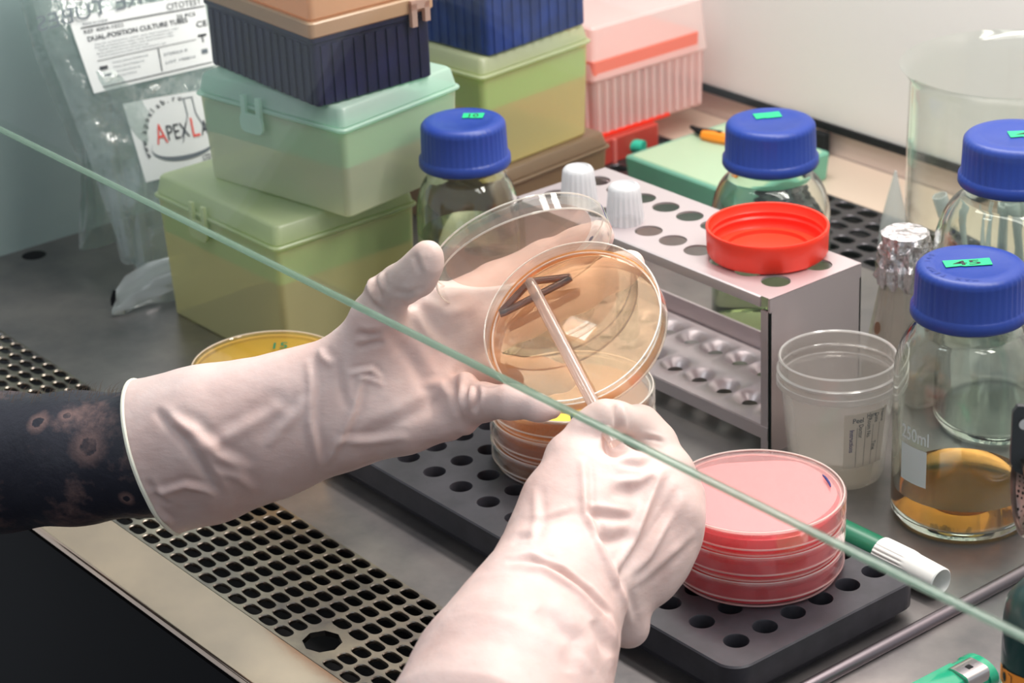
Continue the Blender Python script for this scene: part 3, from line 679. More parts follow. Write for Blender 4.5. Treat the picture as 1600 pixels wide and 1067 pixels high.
tipbox('tip_box', 'dark-banded frosted tip box on the worktop, lowest of the rear stack', (ND[0]+4, ND[1]+12), 6, 138, 104, 0, 48, 59.5, (196, 150, 112), (170, 140, 108), (40, 120, 108), .5, .5, latch=False)
tipbox('tip_box', 'yellow frosted tip box with green band, middle of the rear stack', ND, 6, 136, 104, 60, 71, 84, (246, 230, 168), (226, 232, 192), (60, 200, 170), .56, .52, latch=False)
def bluebox(label, N, ang, L, W, z0, h, col, lid=None):
    a = math.radians(ang); c = N[0]-L/2*math.cos(a)-W/2*math.sin(a), N[1]-L/2*math.sin(a)+W/2*math.cos(a)
    r = thing('tip_rack', label, 'tip rack', (c[0], c[1], z0), ang, 'dark blue ribbed racks')
    mb = MB(); rbox(mb, L, W, 0, h, 3, 1, L-4 if False else L, W)
    def ribs(n, ln, fixed, axis):
        for i in range(n):
            u = -ln/2+ln*(i+.5)/n
            for s_ in (-1, 1):
                if axis == 'x': mb.box(u-2.0, u+2.0, s_*fixed-.9, s_*fixed+.9, 1, h-7)
                else: mb.box(s_*fixed-.9, s_*fixed+.9, u-2.0, u+2.0, 1, h-7)
    ribs(14, L-6, W/2, 'x'); ribs(10, W-6, L/2, 'y')
    rbox(mb, L+3, W+3, h-5, h, 3, .8); mb.build('rack_body', pbr('navy_plastic_%d' % int(z0), col, .5, bump=(120, .3), var=(40, tuple(int(c_*.8) for c_ in col), tuple(min(255, int(c_*1.25)) for c_ in col))), r, angle=30)
    if lid:
        mb = MB(); rbox(mb, L+6, W+6, h-1, h+9, 4, 1); rbox(mb, L+2, W+2, h+8, h+52, 4, 3); ld = mb.build('lid', box_mat('rack_lid_%d' % int(z0), lid, .72), r)
        mb = MB(); x = (L+6)/2; mb.box(x-.5, x+3, W/2-17, W/2-13, h-9, h+6); mb.box(x-.5, x+3, W/2-7, W/2-3, h-7, h+6); mb.box(x-.5, x+3, W/2-17, W/2-3, h+2, h+8); mb.build('clip', box_mat('rack_clip_%d' % int(z0), (214, 184, 168), .75), ld)
    return r
NC = P(497, 169, 175.5)
bluebox('dark navy ribbed tip rack with orange-brown lid, on top of the left stack', NC, -1, 127, 88, 175.5, 46, (17, 18, 50), (226, 186, 146))
NF = P(764, 89, 144.5)
bluebox('blue ribbed tip rack with lid out of sight, on top of the rear stack', NF, 6, 128, 98, 144.5, 62, (18, 42, 100), (190, 200, 210))
# pink boxes by the back wall
NG = P(940, 216, 21)
rp = thing('tip_box', 'shallow red tip box lying under the clear pink tip box', 'tip box', (-640, 405, 0), 0, 'pink tip boxes')
mb = MB(); rbox(mb, 170, 96, 0, 20.5, 3, 1); mb.build('body', box_mat('red_plastic', (240, 90, 76), .7), rp)
rp.location = ((-556-85+4)*S, (333+48+4)*S, 0)
mb = MB()
for i in range(4): mb.box(-84+i*42, -81+i*42, -49.5, -47, 0, 20)
mb.box(85, 87.2, -2, 1, 0, 20); mb.box(-85, 85, -49.5, -47.5, 17, 20.5); mb.build('ribs', box_mat('red_ribs', (255, 150, 140), .8), rp)
rg = thing('tip_box', 'clear pink tip box with ribbed sides and coral band against the back wall', 'tip box', (-559-62, 371+59, 21), 0, 'pink tip boxes')
mb = MB(); rbox(mb, 122, 116, 0, 48, 3, 1, 125, 119, cap1=False); mb.build('body', box_mat('pink_clear', (255, 234, 232), .5, (255, 222, 218)), rg)
mb = MB()
for i in range(14): mb.box(61.4, 63.4, -55+i*8.2, -53+i*8.2, 3, 46)
for i in range(12): mb.box(-57+i*10, -55+i*10, -60.4, -58.6, 3, 46)
mb.box(-60, 63, -60.5, -58.5, 0, 2.5, MAT['redcap']); mb.box(61, 63, -58, 20, 0, 2.5, MAT['redcap'])
mb.build('ribs', box_mat('pink_ribs', (255, 238, 236), .6), rg)
mb = MB(); rbox(mb, 129, 112, 48, 64, 3, 1, cy=-4); o = mb.build('tip_tray', box_mat('coral_plastic', (255, 170, 150), .8, (255, 150, 128)), rg); o['label'] = 'coral red band'
mb = MB(); rbox(mb, 130, 122, 46, 90, 4, 2, 124, 116); mb.build('lid', box_mat('pinkish_lid', (255, 246, 244), .62, (255, 244, 242)), rg)
# flat green box behind the rack
NH = P(1128, 296, 22)
rh = thing('tip_box', 'low wide green frosted box lying flat behind the test tube rack', 'tip box', (NH[0]-52, NH[1]+55, 0), 0, 'pipette tip boxes')
mb = MB(); rbox(mb, 104, 112, 0, 22, 3, 1.2, 107, 115); mb.build('body', box_mat('green_frosted', (150, 220, 196), .7), rh)
mb = MB(); rbox(mb, 99, 107, 21.4, 22.6, 3, .4); mb.build('lid_panel', box_mat('pale_green_top', (222, 238, 212), .85, (216, 234, 204)), rh)
q = P(967, 228, 8); mb = MB(); p0 = P(948, 222, 8); p1 = P(1006, 230, 8); mb.tube([p0, p0+(p1-p0)*.12, p1], [5, 5.5, 5.5], 14)
tag(mb.build('tube_stub', 'teal'), 'short teal plastic stick lying left of the flat green box', 'stick')
mb = MB(); p0 = P(1098, 211, 26); p1 = P(1140, 219, 26); mb.tube([p0, (p0+p1)/2, p1], [4, 5, 5], 6, tf=None)
st = thing('tweezers', 'orange-handled black tool lying on the flat green box', 'tool', tuple(p0)); 
mb = MB(); mb.tube([p0-p0, (p1-p0)/2, p1-p0], [4, 5.5, 5], 8); mb.build('handle', 'orange', st)
p2 = P(1080, 198, 26); mb = MB(); mb.tube([p2-p0, (p2-p0)*.3+np.array([0, 0, 1]), (p1-p0)*.7+np.array([0, 0, 5])], [1.5, 3.2, 1.5], 8); mb.build('blade', 'seal', st)

# ------------------------------------------------------------------ bags of culture tubes (left)
def on_bag(x, y, off=0):                       # point on the leaning bag plane x = -590-.45 z
    d = ray(x, y); n_ = np.array([1, 0, .45]); return CAM+d*((-590+off-(CAM@n_))/(d@n_))
bag = thing('tube_bag', 'clear plastic bag of culture tubes with two white labels, at the left wall', 'bag', (-590, 0, 0))
O_ = np.array([-590, 0, 0])
def bag_mesh(outline, thick, seed, basefn):
    """pillow of film filling an outline"""
    mb = MB(); cx_ = sum(p[0] for p in outline)/len(outline); cy_ = sum(p[1] for p in outline)/len(outline)
    # densify outline
    pts = []
    for i in range(len(outline)):
        a, b_ = outline[i], outline[(i+1) % len(outline)]
        for k in range(5): pts.append((a[0]+(b_[0]-a[0])*k/5, a[1]+(b_[1]-a[1])*k/5))
    L = [(1.0, 0), (.94, .35), (.8, .7), (.6, .9), (.4, 1), (.2, 1.05), (.02, 1.05)]
    for s_ in (1, -.4):
        R = []
        for (k, h) in L:
            ring = []
            for (x, y) in pts:
                X, Y = cx_+(x-cx_)*k, cy_+(y-cy_)*k; p = basefn(X, Y)
                nz = noise.noise(Vector((X*.02+seed, Y*.02, 0)))*1.2+noise.noise(Vector((X*.05+seed, Y*.035, 4)))*.6
                p = p+np.array([.91, 0, .41])*(s_*thick*h*(1+.45*nz))
                p[2] = max(p[2], .8); ring.append(tuple(p-O_))
            R.append(ring)
        mb.rings(R, cap0=False, cap1=True)
    return mb
mb = bag_mesh([(38, -40), (330, -40), (345, 100), (350, 300), (330, 440), (262, 440), (225, 425), (196, 402), (170, 340), (140, 250), (105, 160), (70, 70)], 12, 1.3, on_bag)
mb.build('film', 'bag', bag, angle=180)
# the folded tail of the bag on the worktop
tail = [(P(x, y, z)-O_) for x, y, z in ((176, 484, 1), (178, 462, 8), (196, 436, 16), (232, 410, 24), (290, 392, 30))]
low = [(P(x, y, 0.6)-O_) for x, y in ((180, 490), (200, 489), (232, 478), (268, 470), (300, 462))]
mb = MB(); m_ = len(tail); vv = []
for k in range(7):
    for i in range(m_):
        p = tail[i]*(1-k/6)+low[i]*(k/6); p = p+np.array([6*math.sin(PI*k/6), -5*math.sin(PI*k/6), 2.5*math.sin(k*2.2+i)]); p[2] = max(p[2], .5); vv.append(tuple(p))
mb.add(vv, [(k*m_+i, k*m_+i+1, (k+1)*m_+i+1, (k+1)*m_+i) for k in range(6) for i in range(m_-1)]); mb.build('folded_tail', thin('white_film', (226, 232, 230), .5, (200, 206, 204), .15, .6, .06), bag, angle=180)
mb = MB(); p = P(176, 478, 3)-O_; mb.tube([p, p+np.array([0, 1, 5]), p+np.array([0, 3, 11])], [1.2, 2, 1], 8); mb.build('black_tag', 'seal', bag)
def quad_chart(c, off=.6):
    c = [on_bag(x, y, 15)-O_ for x, y in c]; nn = unit(np.cross(c[1]-c[0], c[3]-c[0])); 
    if nn@(CAM-(c[0]+O_)) < 0: nn = -nn
    def f(u, v, o=off):                       # u right 0..1, v up 0..1
        top = c[0]*(1-u)+c[1]*u; bot = c[3]*(1-u)+c[2]*u; p = bot*(1-v)+top*v; return tuple(p+nn*(o+1.5*math.sin(PI*u)))
    return f
def paper(fn, name, parent, label=None):
    mb = MB(); n = 12; m_ = 8; v = [fn(i/n, j/m_, 0) for j in range(m_+1) for i in range(n+1)]; w_ = n+1
    mb.add(v, [(j*w_+i, j*w_+i+1, (j+1)*w_+i+1, (j+1)*w_+i) for j in range(m_) for i in range(n)]); o = mb.build(name, 'paper', parent)
    return o
L1 = quad_chart([(106, 28), (318, -10), (335, 102), (147, 146)]); pl1 = paper(L1, 'paper_label', bag); pl1['label'] = 'white label reading dual-position culture tubes'
mb = MB()
def T1(s_, x, y, h, wd, mat='ink', bold=False): put_text(mb, s_, lambda a, c: L1(a, c), x, y, h, mat, width=wd, bold=bold)
T1('CITOTEST', .70, .865, .085, .27, 'ink', False); T1('MADE IN CHINA', .08, .865, .035, .18, 'inkgrey')
T1('25 PCS', .76, .725, .05, .15, 'ink', True); T1('REF 4004-1022', .07, .76, .05, .29, 'ink'); T1('DUAL-POSITION CULTURE TUBES', .08, .655, .065, .76, 'ink', True)
for k, (a, b_) in enumerate(((.12, .64), (.11, .60), (.13, .58), (.11, .40), (.12, .52))): T1('Sterile polystyrene tubes with dual position caps', a, .59-.04*k, .022, b_, 'inkgrey')
T1('CE', .90, .56, .08, .09, 'ink', True); T1('STERILE R', .60, .27, .035, .2, 'inkgrey'); T1('LOT 190816', .60, .16, .035, .25, 'inkgrey')
for k in range(4): T1('Citotest Labware Manufacturing', .20, .32-.06*k, .025, .28-.04*k, 'inkgrey')
def bar(x0, y0, x1, y1, w_, mat='ink'):
    dx, dy = x1-x0, y1-y0; l = math.hypot(dx, dy); ux, uy = -dy/l*w_, dx/l*w_; n = 10
    v = []; 
    for i in range(n+1): a = i/n; v += [L1(x0+dx*a+ux, y0+dy*a+uy), L1(x0+dx*a-ux, y0+dy*a-uy)]
    mb.add(v, [(2*i, 2*i+1, 2*i+3, 2*i+2) for i in range(n)], mat)
bar(.06, .84, .99, .83, .008); bar(.10, .39, .88, .40, .004); bar(.56, .08, .57, .39, .004); bar(.08, .05, .98, .05, .006)
bar(.10, .29, .16, .29, .022); bar(.11, .19, .17, .19, .014, 'inkgrey'); bar(.90, .44, .97, .44, .016); bar(.935, .34, .935, .44, .005); bar(.91, .22, .96, .22, .03, 'inkgrey')
mb.build('print', 'ink', pl1, smooth=False)
L2 = quad_chart([(192, 162), (318, 140), (338, 258), (228, 285)]); pl2 = paper(L2, 'paper_label', bag); pl2['label'] = 'white label with a red and black flask logo'
mb = MB()
def T2(s_, x, y, h, wd, mat='ink', bold=False, rot=0): put_text(mb, s_, lambda a, c: L2(a, c), x, y, h, mat, width=wd, bold=bold, rot=rot)
T2('A', .27, .42, .26, .14, 'inkred'); T2('PEX', .41, .44, .2, .30, 'ink'); T2('L', .73, .42, .26, .12, 'inkred'); T2('AB', .87, .42, .2, .2, 'ink')
for k, ch in enumerate('www.apexlab.ru'):
    a = math.radians(196-k*8.6); x, y = .60+.46*math.cos(a), .42+.50*math.sin(a); put_text(mb, ch, lambda a_1, c_1: L2(a_1, c_1), x, y, .07, 'ink', rot=a-PI/2, bold=True)
nel = 40; v = []
for i in range(nel+1):
    a = math.radians(160+200*i/nel); th = .012+.028*math.sin(PI*i/nel); v += [L2(.62+.44*math.cos(a), .36+.2*math.sin(a)), L2(.62+(.44-.3*th)*math.cos(a), .36+(.2-th)*math.sin(a)+th*.4)]
mb.add(v, [(2*i, 2*i+1, 2*i+3, 2*i+2) for i in range(nel)], 'inkgrey')
def bar2(x0, y0, x1, y1, w_, mat='ink'):
    dx, dy = x1-x0, y1-y0; l = math.hypot(dx, dy); ux, uy = -dy/l*w_, dx/l*w_; mb.add([L2(x0+ux, y0+uy), L2(x0-ux, y0-uy), L2(x1-ux, y1-uy), L2(x1+ux, y1+uy)], [(0, 1, 2, 3)], mat)
for b4 in ((.70, .93, .84, .93), (.72, .93, .73, .72), (.83, .93, .84, .72), (.73, .72, .60, .38), (.84, .72, .98, .38)): bar2(*b4, .006, 'inkgrey')
T2('LTD', .82, .10, .07, .12, 'ink', True)
mb.build('print', 'ink', pl2, smooth=False)
BG = lambda x, y: tuple(on_bag(x, y, 18)-O_)
mb = MB(); put_text(mb, 'CULTURE TUBES', lambda a, c: BG(60+a*.97-c*.2, 50-a*.27-c), 0, 0, 24, 'inkgrey', width=300, mirror=True); mb.build('bag_print', thin('bag_print_ink', (110, 126, 134), .7, (84, 98, 108), .3, .1, .02), bag, smooth=False)
for (x, y, x2, y2, r_) in ((252, 320, 262, 150, 6.5), (226, 436, 205, 250, 6.5), (240, 345, 250, 190, 6), (200, 400, 165, 240, 6)):
    p0 = on_bag(x, y, 4); p1 = on_bag(x2, y2, 4); d = unit(p1-p0); r = thing('culture_tube', 'clear round-ended culture tube inside the labelled plastic bag', 'test tube', tuple(p0), group='culture tubes in the bag')
    mb = MB(); ps = [d*0-d*r_*(1-0)*math.cos(0)]; pts = [(-d*r_*math.cos(a)) for a in [i*PI/14 for i in range(0, 8)]]; rad = [max(.3, r_*math.sin(i*PI/14)) for i in range(0, 8)]
    mb.tube(pts+[p1-p0], rad+[r_], 20); mb.build('tube', 'tube', r)
bag2 = thing('tube_bag', 'clear plastic bag slumped between the labelled bag and the left wall', 'bag', (-660, 0, 0)); O_ = np.array([-660, 0, 0])
def on_bag2(x, y):
    d = ray(x, y); n_ = np.array([1, 0, .18]); return CAM+d*((-672-(CAM@n_))/(d@n_))
mb = bag_mesh([(20, -40), (140, -40), (170, 120), (200, 330), (190, 372), (160, 386), (124, 392), (148, 352), (140, 300), (100, 200), (55, 90)], 7, 8.1, on_bag2); mb.build('film', 'bag', bag2, angle=180)

# ------------------------------------------------------------------ marker, lighter, burner
mk = thing('marker_pen', 'green marker pen with white grooved open cap, beside the pink dishes', 'marker', (-60, 73, 9.2))
rx = lambda p: (p[2], p[0], p[1])
mb = MB(); mb.lathe([(.05, 0), (7, 0), (8.2, 1.5), (8.4, 80), (7, 83), (.05, 83)], 40, tf=rx); mb.build('barrel', 'green_dark', mk)
mb = MB(); rg_ = lambda q, z, a: q-(.45*(math.sin(a*24) > 0) if 82 < z < 100 and q > 8 else 0)
mb.lathe([(7.5, 80), (9.1, 80.5), (9.2, 83), (9.2, 99), (9.0, 101), (8.6, 103), (7.9, 122), (7.3, 122.6), (6.8, 122), (6.6, 104), (6.6, 100), (.05, 100)], 144, rf=rg_, tf=rx); mb.build('cap', 'white_plastic', mk)
p0 = P(1530, 1048, 8); p1 = P(1408, 1112, 8); d = unit(p1-p0)
lt = thing('cigarette_lighter', 'green disposable lighter with chrome hood, on the worktop by the burner', 'lighter', (p0[0], p0[1], 0), 0)
lt.rotation_euler = (0, 0, math.atan2(d[1], d[0]))
rl2 = lambda w_, h_, k=24, e=2.6: [(w_*math.copysign(abs(math.cos(a))**(2/e), math.cos(a)), h_*math.copysign(abs(math.sin(a))**(2/e), math.sin(a))) for a in [i*2*PI/k+PI/k for i in range(k)]]
mb = MB(); mb.rings([[(x, y*s_, 8+z*s_) for y, z in rl2(12, 7.8, 10, 2.2)] for x, s_ in ((13, 1), (75, 1), (77, .9))]); mb.build('body', 'lighter', lt, angle=25)
mb = MB(); mb.rings([[(x, y*s_, 8+z*s_) for y, z in rl2(11.6, 7.6, 24, 2.2)] for x, s_ in ((-3, .8), (-1.5, 1), (4, 1.0), (5, .93), (13.5, .93))]); mb.build('base_cap', 'lighter', lt, angle=25)
mb = MB(); pr = rl2(9.6, 7.9, 24, 5); mb.rings([[(x, 3.2+y*.75, 9.6+z*.92) for y, z in pr] for x in (4.2, 19)]); mb.box(10, 13, 2, 5, 16.6, 17.05, 'seal'); mb.build('hood', 'chrome', lt, angle=25)
# gas burner
q = P(1662, 1216, 0)
gb = thing('gas_burner', 'portable gas burner with dark green canister and black bracket, at the right edge', 'gas burner', (q[0], q[1], 0), 0)
va2 = math.atan2((CAM-q)[1], (CAM-q)[0]); Rg = 31
mb = MB(); mb.lathe([(.05, 2), (Rg-4, 0), (Rg-.5, 2), (Rg, 5), (Rg, 84), (Rg-1, 92), (Rg-6, 99), (Rg-13, 103), (13, 105), (.05, 105)], 72); mb.build('canister', 'canister', gb)
gch = front_chart(Rg+.1, va2-PI/2+.35)
mb = MB(); v = [gch(-6+50*i/16, 10+42*j/4) for j in range(5) for i in range(17)]; mb.add(v, [(j*17+i, j*17+i+1, (j+1)*17+i+1, (j+1)*17+i) for j in range(4) for i in range(16)]); lb2 = mb.build('label', 'canlabel', gb)
gch2 = front_chart(Rg+.35, va2-PI/2+.35)
mb = MB(); v = []
for i in range(17):
    x = -4+46*i/16; v += [gch2(x, 53+3.0*math.cos(i/3)), gch2(x, 66-2*math.cos(i/3))]
mb.add(v, [(2*i, 2*i+2, 2*i+3, 2*i+1) for i in range(16)]); ob = mb.build('warning_band', 'orange', lb2)
mb = MB(); gch3 = front_chart(Rg+.6, va2-PI/2+.35)
for (x0, x1, y0, y1) in ((0, 9, 57, 57.5), (0, 9, 64, 64.5), (0, .5, 57, 64.5), (9, 9.5, 57, 64.5)): mb.add([gch3(x0, y0), gch3(x1, y0), gch3(x1, y1), gch3(x0, y1)], [(0, 1, 2, 3)])
mb.add([gch3(3+1.6*math.cos(a), 60.6+2.4*math.sin(a)) for a in [i*PI/6 for i in range(12)]], [tuple(range(12))]); mb.build('flame_symbol', 'ink', ob, smooth=False)
TB = frame_matrix((0, 0, 0), (1, 0, 0), (0, 1, 0), (0, 0, 1))
mb = MB(); mb.lathe([(.05, 104), (15, 104), (16, 108), (15, 128), (17, 132), (17, 150), (12, 154), (.05, 154)], 40); mb.build('valve_body', 'blackplastic', gb)
cr = RT-RT[2]*np.array([0, 0, 1]); cr = unit(cr); tow = unit(np.array([-FW[0], -FW[1], 0]))
def gp(u, w_, z): return tuple(cr*u+tow*w_+np.array([0, 0, z]))
# perforated burner cup lying along the view's right axis
t = NT('perforated_burner'); b = t.n('ShaderNodeBsdfPrincipled'); t.link(b.outputs[0], t.out.inputs[0]); t.set(b, 'Metallic', 1.0); t.set(b, 'Roughness', .3)
vo = t.n('ShaderNodeTexVoronoi', Scale=420.0, Randomness=0.05); t.link(coords(t), vo.inputs['Vector']); t.link(ramp(t, vo.outputs['Distance'], [(.28, (20, 18, 20)), (.36, (170, 150, 146))]), b.inputs['Base Color'])
MAT['mesh'] = t.m
mb = MB(); n = 32; R = []
for (u, r_) in ((-24, 11), (-27, 15), (-26, 18), (-20, 19), (0, 19), (8, 17)):
    R.append([gp(u, r_*math.cos(a)*.95+6, 152+r_*math.sin(a)) for a in [2*PI*i/n for i in range(n)]])
mb.rings(R); mb.build('burner_cup', 'mesh', gb)
mb = MB(); mb.tube([gp(-27.5, 6+16.5*math.cos(a), 152+16.5*math.sin(a)) for a in [2*PI*i/40 for i in range(40)]], 1.5, 8, closed=True); mb.build('cup_ring', 'burner', gb)
mb = MB()
def plate(pts, w0, w1): mb.rings([[gp(u, w0, z) for u, z in pts], [gp(u, w1, z) for u, z in pts]])
plate([(-33, 192), (-31, 195), (20, 190), (20, 183), (-22, 184), (-24, 183), (-24, 171), (-22, 167), (-17, 163), (-22, 158), (-31, 164), (-33, 168)], 3, 5.5)
mb.build('bracket', 'blackplastic', gb, angle=30)
mb = MB(); mb.tube([gp(-28, 5.5, 187), gp(-28, 7, 187)], 2.6, 16); mb.build('rivet', 'chrome', gb)
mb = MB(); plate([(-20, 148), (-12, 150), (24, 150), (24, 96), (-20, 96)], 18, 24); mb.build('cover_plate', 'blackplastic', gb, angle=30)
# ------------------------------------------------------------------ the person: gloved hands, tattooed arm, black shirt
def cs(px, py, dep): return np.array([(px-800)/FPX*dep, -(py-533.5)/FPX*dep, -dep])     # camera-frame millimetres
RC = np.stack([RT, UP, -FW], 1)
def to_world(v): return v@RC.T+CAM
def smin(a, b, k):
    h = np.clip(.5+.5*(b-a)/k, 0, 1); return b*(1-h)+a*h-k*h*(1-h)
def surface(prims, h, post=None):
    """prims: list of (chain, k, blend) in camera-frame mm; chain nodes = (px,py,depth,radius px[,flat])"""
    nodes = []
    P_ = []
    for ch, kk, bl in prims:
        c = [(cs(*n[:3]), n[3]*n[2]/FPX, n[4] if len(n) > 4 else 1.0) for n in ch]; P_.append((c, kk, bl)); nodes += [(a, r) for a, r, _ in c]
    lo = np.min([a-r for a, r in nodes], 0)-5; hi = np.max([a+r for a, r in nodes], 0)+5
    nx = [int(math.ceil((hi[i]-lo[i])/h))+1 for i in range(3)]
    X, Y, Z = [(lo[i]+h*np.arange(nx[i])).astype(np.float32) for i in range(3)]
    F = np.full(nx, 60.0, np.float32)
    for c, kk, bl in P_:
        G = None; los = np.min([a-r for a, r, _ in c], 0)-14; his = np.max([a+r for a, r, _ in c], 0)+14
        sl = tuple(slice(max(0, int((los[i]-lo[i])/h)), min(nx[i], int((his[i]-lo[i])/h)+2)) for i in range(3))
        x = X[sl[0]][:, None, None]; y = Y[sl[1]][None, :, None]; z = Z[sl[2]][None, None, :]
        for i in range(max(1, len(c)-1)):
            a, ra, fa = c[i]; b, rb, fb = c[min(i+1, len(c)-1)]; d = b-a; L2_ = float(d@d)+1e-6
            t_ = np.clip(((x-a[0])*d[0]+(y-a[1])*d[1]+(z-a[2])*d[2])/L2_, 0, 1)
            fl = fa+(fb-fa)*t_
            qx, qy, qz = x-a[0]-t_*d[0], y-a[1]-t_*d[1], (z-a[2]-t_*d[2])*fl
            g_ = (np.sqrt(qx*qx+qy*qy+qz*qz)-(ra+(rb-ra)*t_)); G = g_ if G is None else smin(G, g_, kk)
        F[sl] = smin(F[sl], G.astype(np.float32), bl)
    if post: F = post(F, X, Y, Z)
    # surface nets
    s = F < 0; nx_, ny_, nz_ = F.shape
    cnt = np.zeros((nx_-1, ny_-1, nz_-1), np.int8)
    for i in (0, 1):
        for j in (0, 1):
            for k in (0, 1): cnt += s[i:nx_-1+i, j:ny_-1+j, k:nz_-1+k]
    act = (cnt > 0) & (cnt < 8); idx = -np.ones(act.shape, np.int64); I = np.argwhere(act); idx[act] = np.arange(len(I))
    acc = np.zeros((len(I), 3)); num = np.zeros(len(I))
    C8 = [(i, j, k) for i in (0, 1) for j in (0, 1) for k in (0, 1)]
    vals = {c: F[I[:, 0]+c[0], I[:, 1]+c[1], I[:, 2]+c[2]] for c in C8}
    for c in C8:
        for ax in range(3):
            if c[ax] == 0:
                c2 = list(c); c2[ax] = 1; c2 = tuple(c2); a, b = vals[c], vals[c2]; m = (a < 0) != (b < 0)
                t_ = np.where(m, a/np.where(m, a-b, 1), 0); p = np.zeros((len(I), 3)); p[:] = c; p[:, ax] += t_
                acc += p*m[:, None]; num += m
    V = (I+acc/num[:, None])*h+np.array([X[0], Y[0], Z[0]])
    Q = []
    for ax in range(3):
        a1, a2 = (ax+1) % 3, (ax+2) % 3
        sl0 = [slice(None)]*3; sl1 = [slice(None)]*3; sl0[ax] = slice(0, -1); sl1[ax] = slice(1, None)
        df = s[tuple(sl0)] != s[tuple(sl1)]; E_ = np.argwhere(df)
        E_ = E_[(E_[:, a1] > 0) & (E_[:, a2] > 0) & (E_[:, a1] < F.shape[a1]-1) & (E_[:, a2] < F.shape[a2]-1)]
        ins = s[E_[:, 0], E_[:, 1], E_[:, 2]]
        q_ = []
        for (u, v) in ((-1, -1), (0, -1), (0, 0), (-1, 0)):
            e = E_.copy(); e[:, a1] += u; e[:, a2] += v; q_.append(idx[e[:, 0], e[:, 1], e[:, 2]])
        q_ = np.stack(q_, 1); q_[~ins] = q_[~ins][:, ::-1]; Q.append(q_)
    return V, np.concatenate(Q)
def vnormals(V, Q):
    n = np.cross(V[Q[:, 2]]-V[Q[:, 0]], V[Q[:, 3]]-V[Q[:, 1]]); N = np.zeros_like(V)
    for k in range(4): np.add.at(N, Q[:, k], n)
    return N/(np.linalg.norm(N, axis=1)[:, None]+1e-9)
def relax(V, Q, it, lam=.5):
    E_ = np.concatenate([Q[:, [0, 1]], Q[:, [1, 2]], Q[:, [2, 3]], Q[:, [3, 0]]]); deg = np.zeros(len(V)); np.add.at(deg, E_[:, 0], 1); np.add.at(deg, E_[:, 1], 1)
    for _ in range(it):
        A = np.zeros_like(V); np.add.at(A, E_[:, 0], V[E_[:, 1]]); np.add.at(A, E_[:, 1], V[E_[:, 0]]); V = V+lam*(A/deg[:, None]-V)
    return V
def creases(V, N, folds):
    """raise or sink folds of the glove along 3D polylines lying on its near side (points given on the surface)"""
    d = -V[:, 2]; px = 800+V[:, 0]/d*FPX; py = 533.5-V[:, 1]/d*FPX; disp = np.zeros(len(V)); face = np.clip(N[:, 2]*1.6+.2, 0, 1)
    for pts, amp, wid in folds:
        best = np.full(len(V), 1e9); tt = np.zeros(len(V)); side = np.zeros(len(V)); L = [0]
        for a, b in zip(pts, pts[1:]): L.append(L[-1]+math.dist(a, b))
        for i, (a, b) in enumerate(zip(pts, pts[1:])):
            ex, ey = b[0]-a[0], b[1]-a[1]; l2 = ex*ex+ey*ey; t_ = np.clip(((px-a[0])*ex+(py-a[1])*ey)/l2, 0, 1)
            dd = np.hypot(px-a[0]-t_*ex, py-a[1]-t_*ey); m = dd < best; best[m] = dd[m]; tt[m] = (L[i]+t_[m]*math.sqrt(l2))/L[-1]
            side[m] = np.sign((px[m]-a[0])*ey-(py[m]-a[1])*ex)
        x = best/wid; e = np.sin(np.clip(tt, 0, 1)*PI)**.6
        disp += 1.25*amp*e*(np.exp(-x*x)-.45*np.exp(-(x-2.1)**2*1.2)*(side > 0))*face
    return V+N*disp[:, None]
def wrinkle(V, N, amp, sc, seed, ax=(1, 1, 1)):
    nz = np.array([noise.fractal(Vector((p[0]*sc*ax[0]+seed, p[1]*sc*ax[1], p[2]*sc*ax[2])), .9, 2.1, 3) for p in V]); return V+N*(nz*amp)[:, None]
def np_mesh(name, V, Q, mat, parent, origin):
    W = (to_world(V)-origin)*S; me = bpy.data.meshes.new(name); me.vertices.add(len(W)); me.vertices.foreach_set('co', W.astype(np.float32).ravel())
    me.loops.add(Q.size); me.loops.foreach_set('vertex_index', Q.astype(np.int32).ravel()); me.polygons.add(len(Q)); me.polygons.foreach_set('loop_start', np.arange(0, Q.size, 4, dtype=np.int32)); 
    me.polygons.foreach_set('use_smooth', [True]*len(Q)); me.materials.append(mat); me.update(); me.validate()
    o = bpy.data.objects.new(name, me); COL.objects.link(o); o.parent = parent; return o

ORG = np.array([-150.0, -560.0, -200.0])
person = thing('person', 'person in a black shirt with a tattooed forearm and white latex gloves, holding a dish', 'person', tuple(ORG))

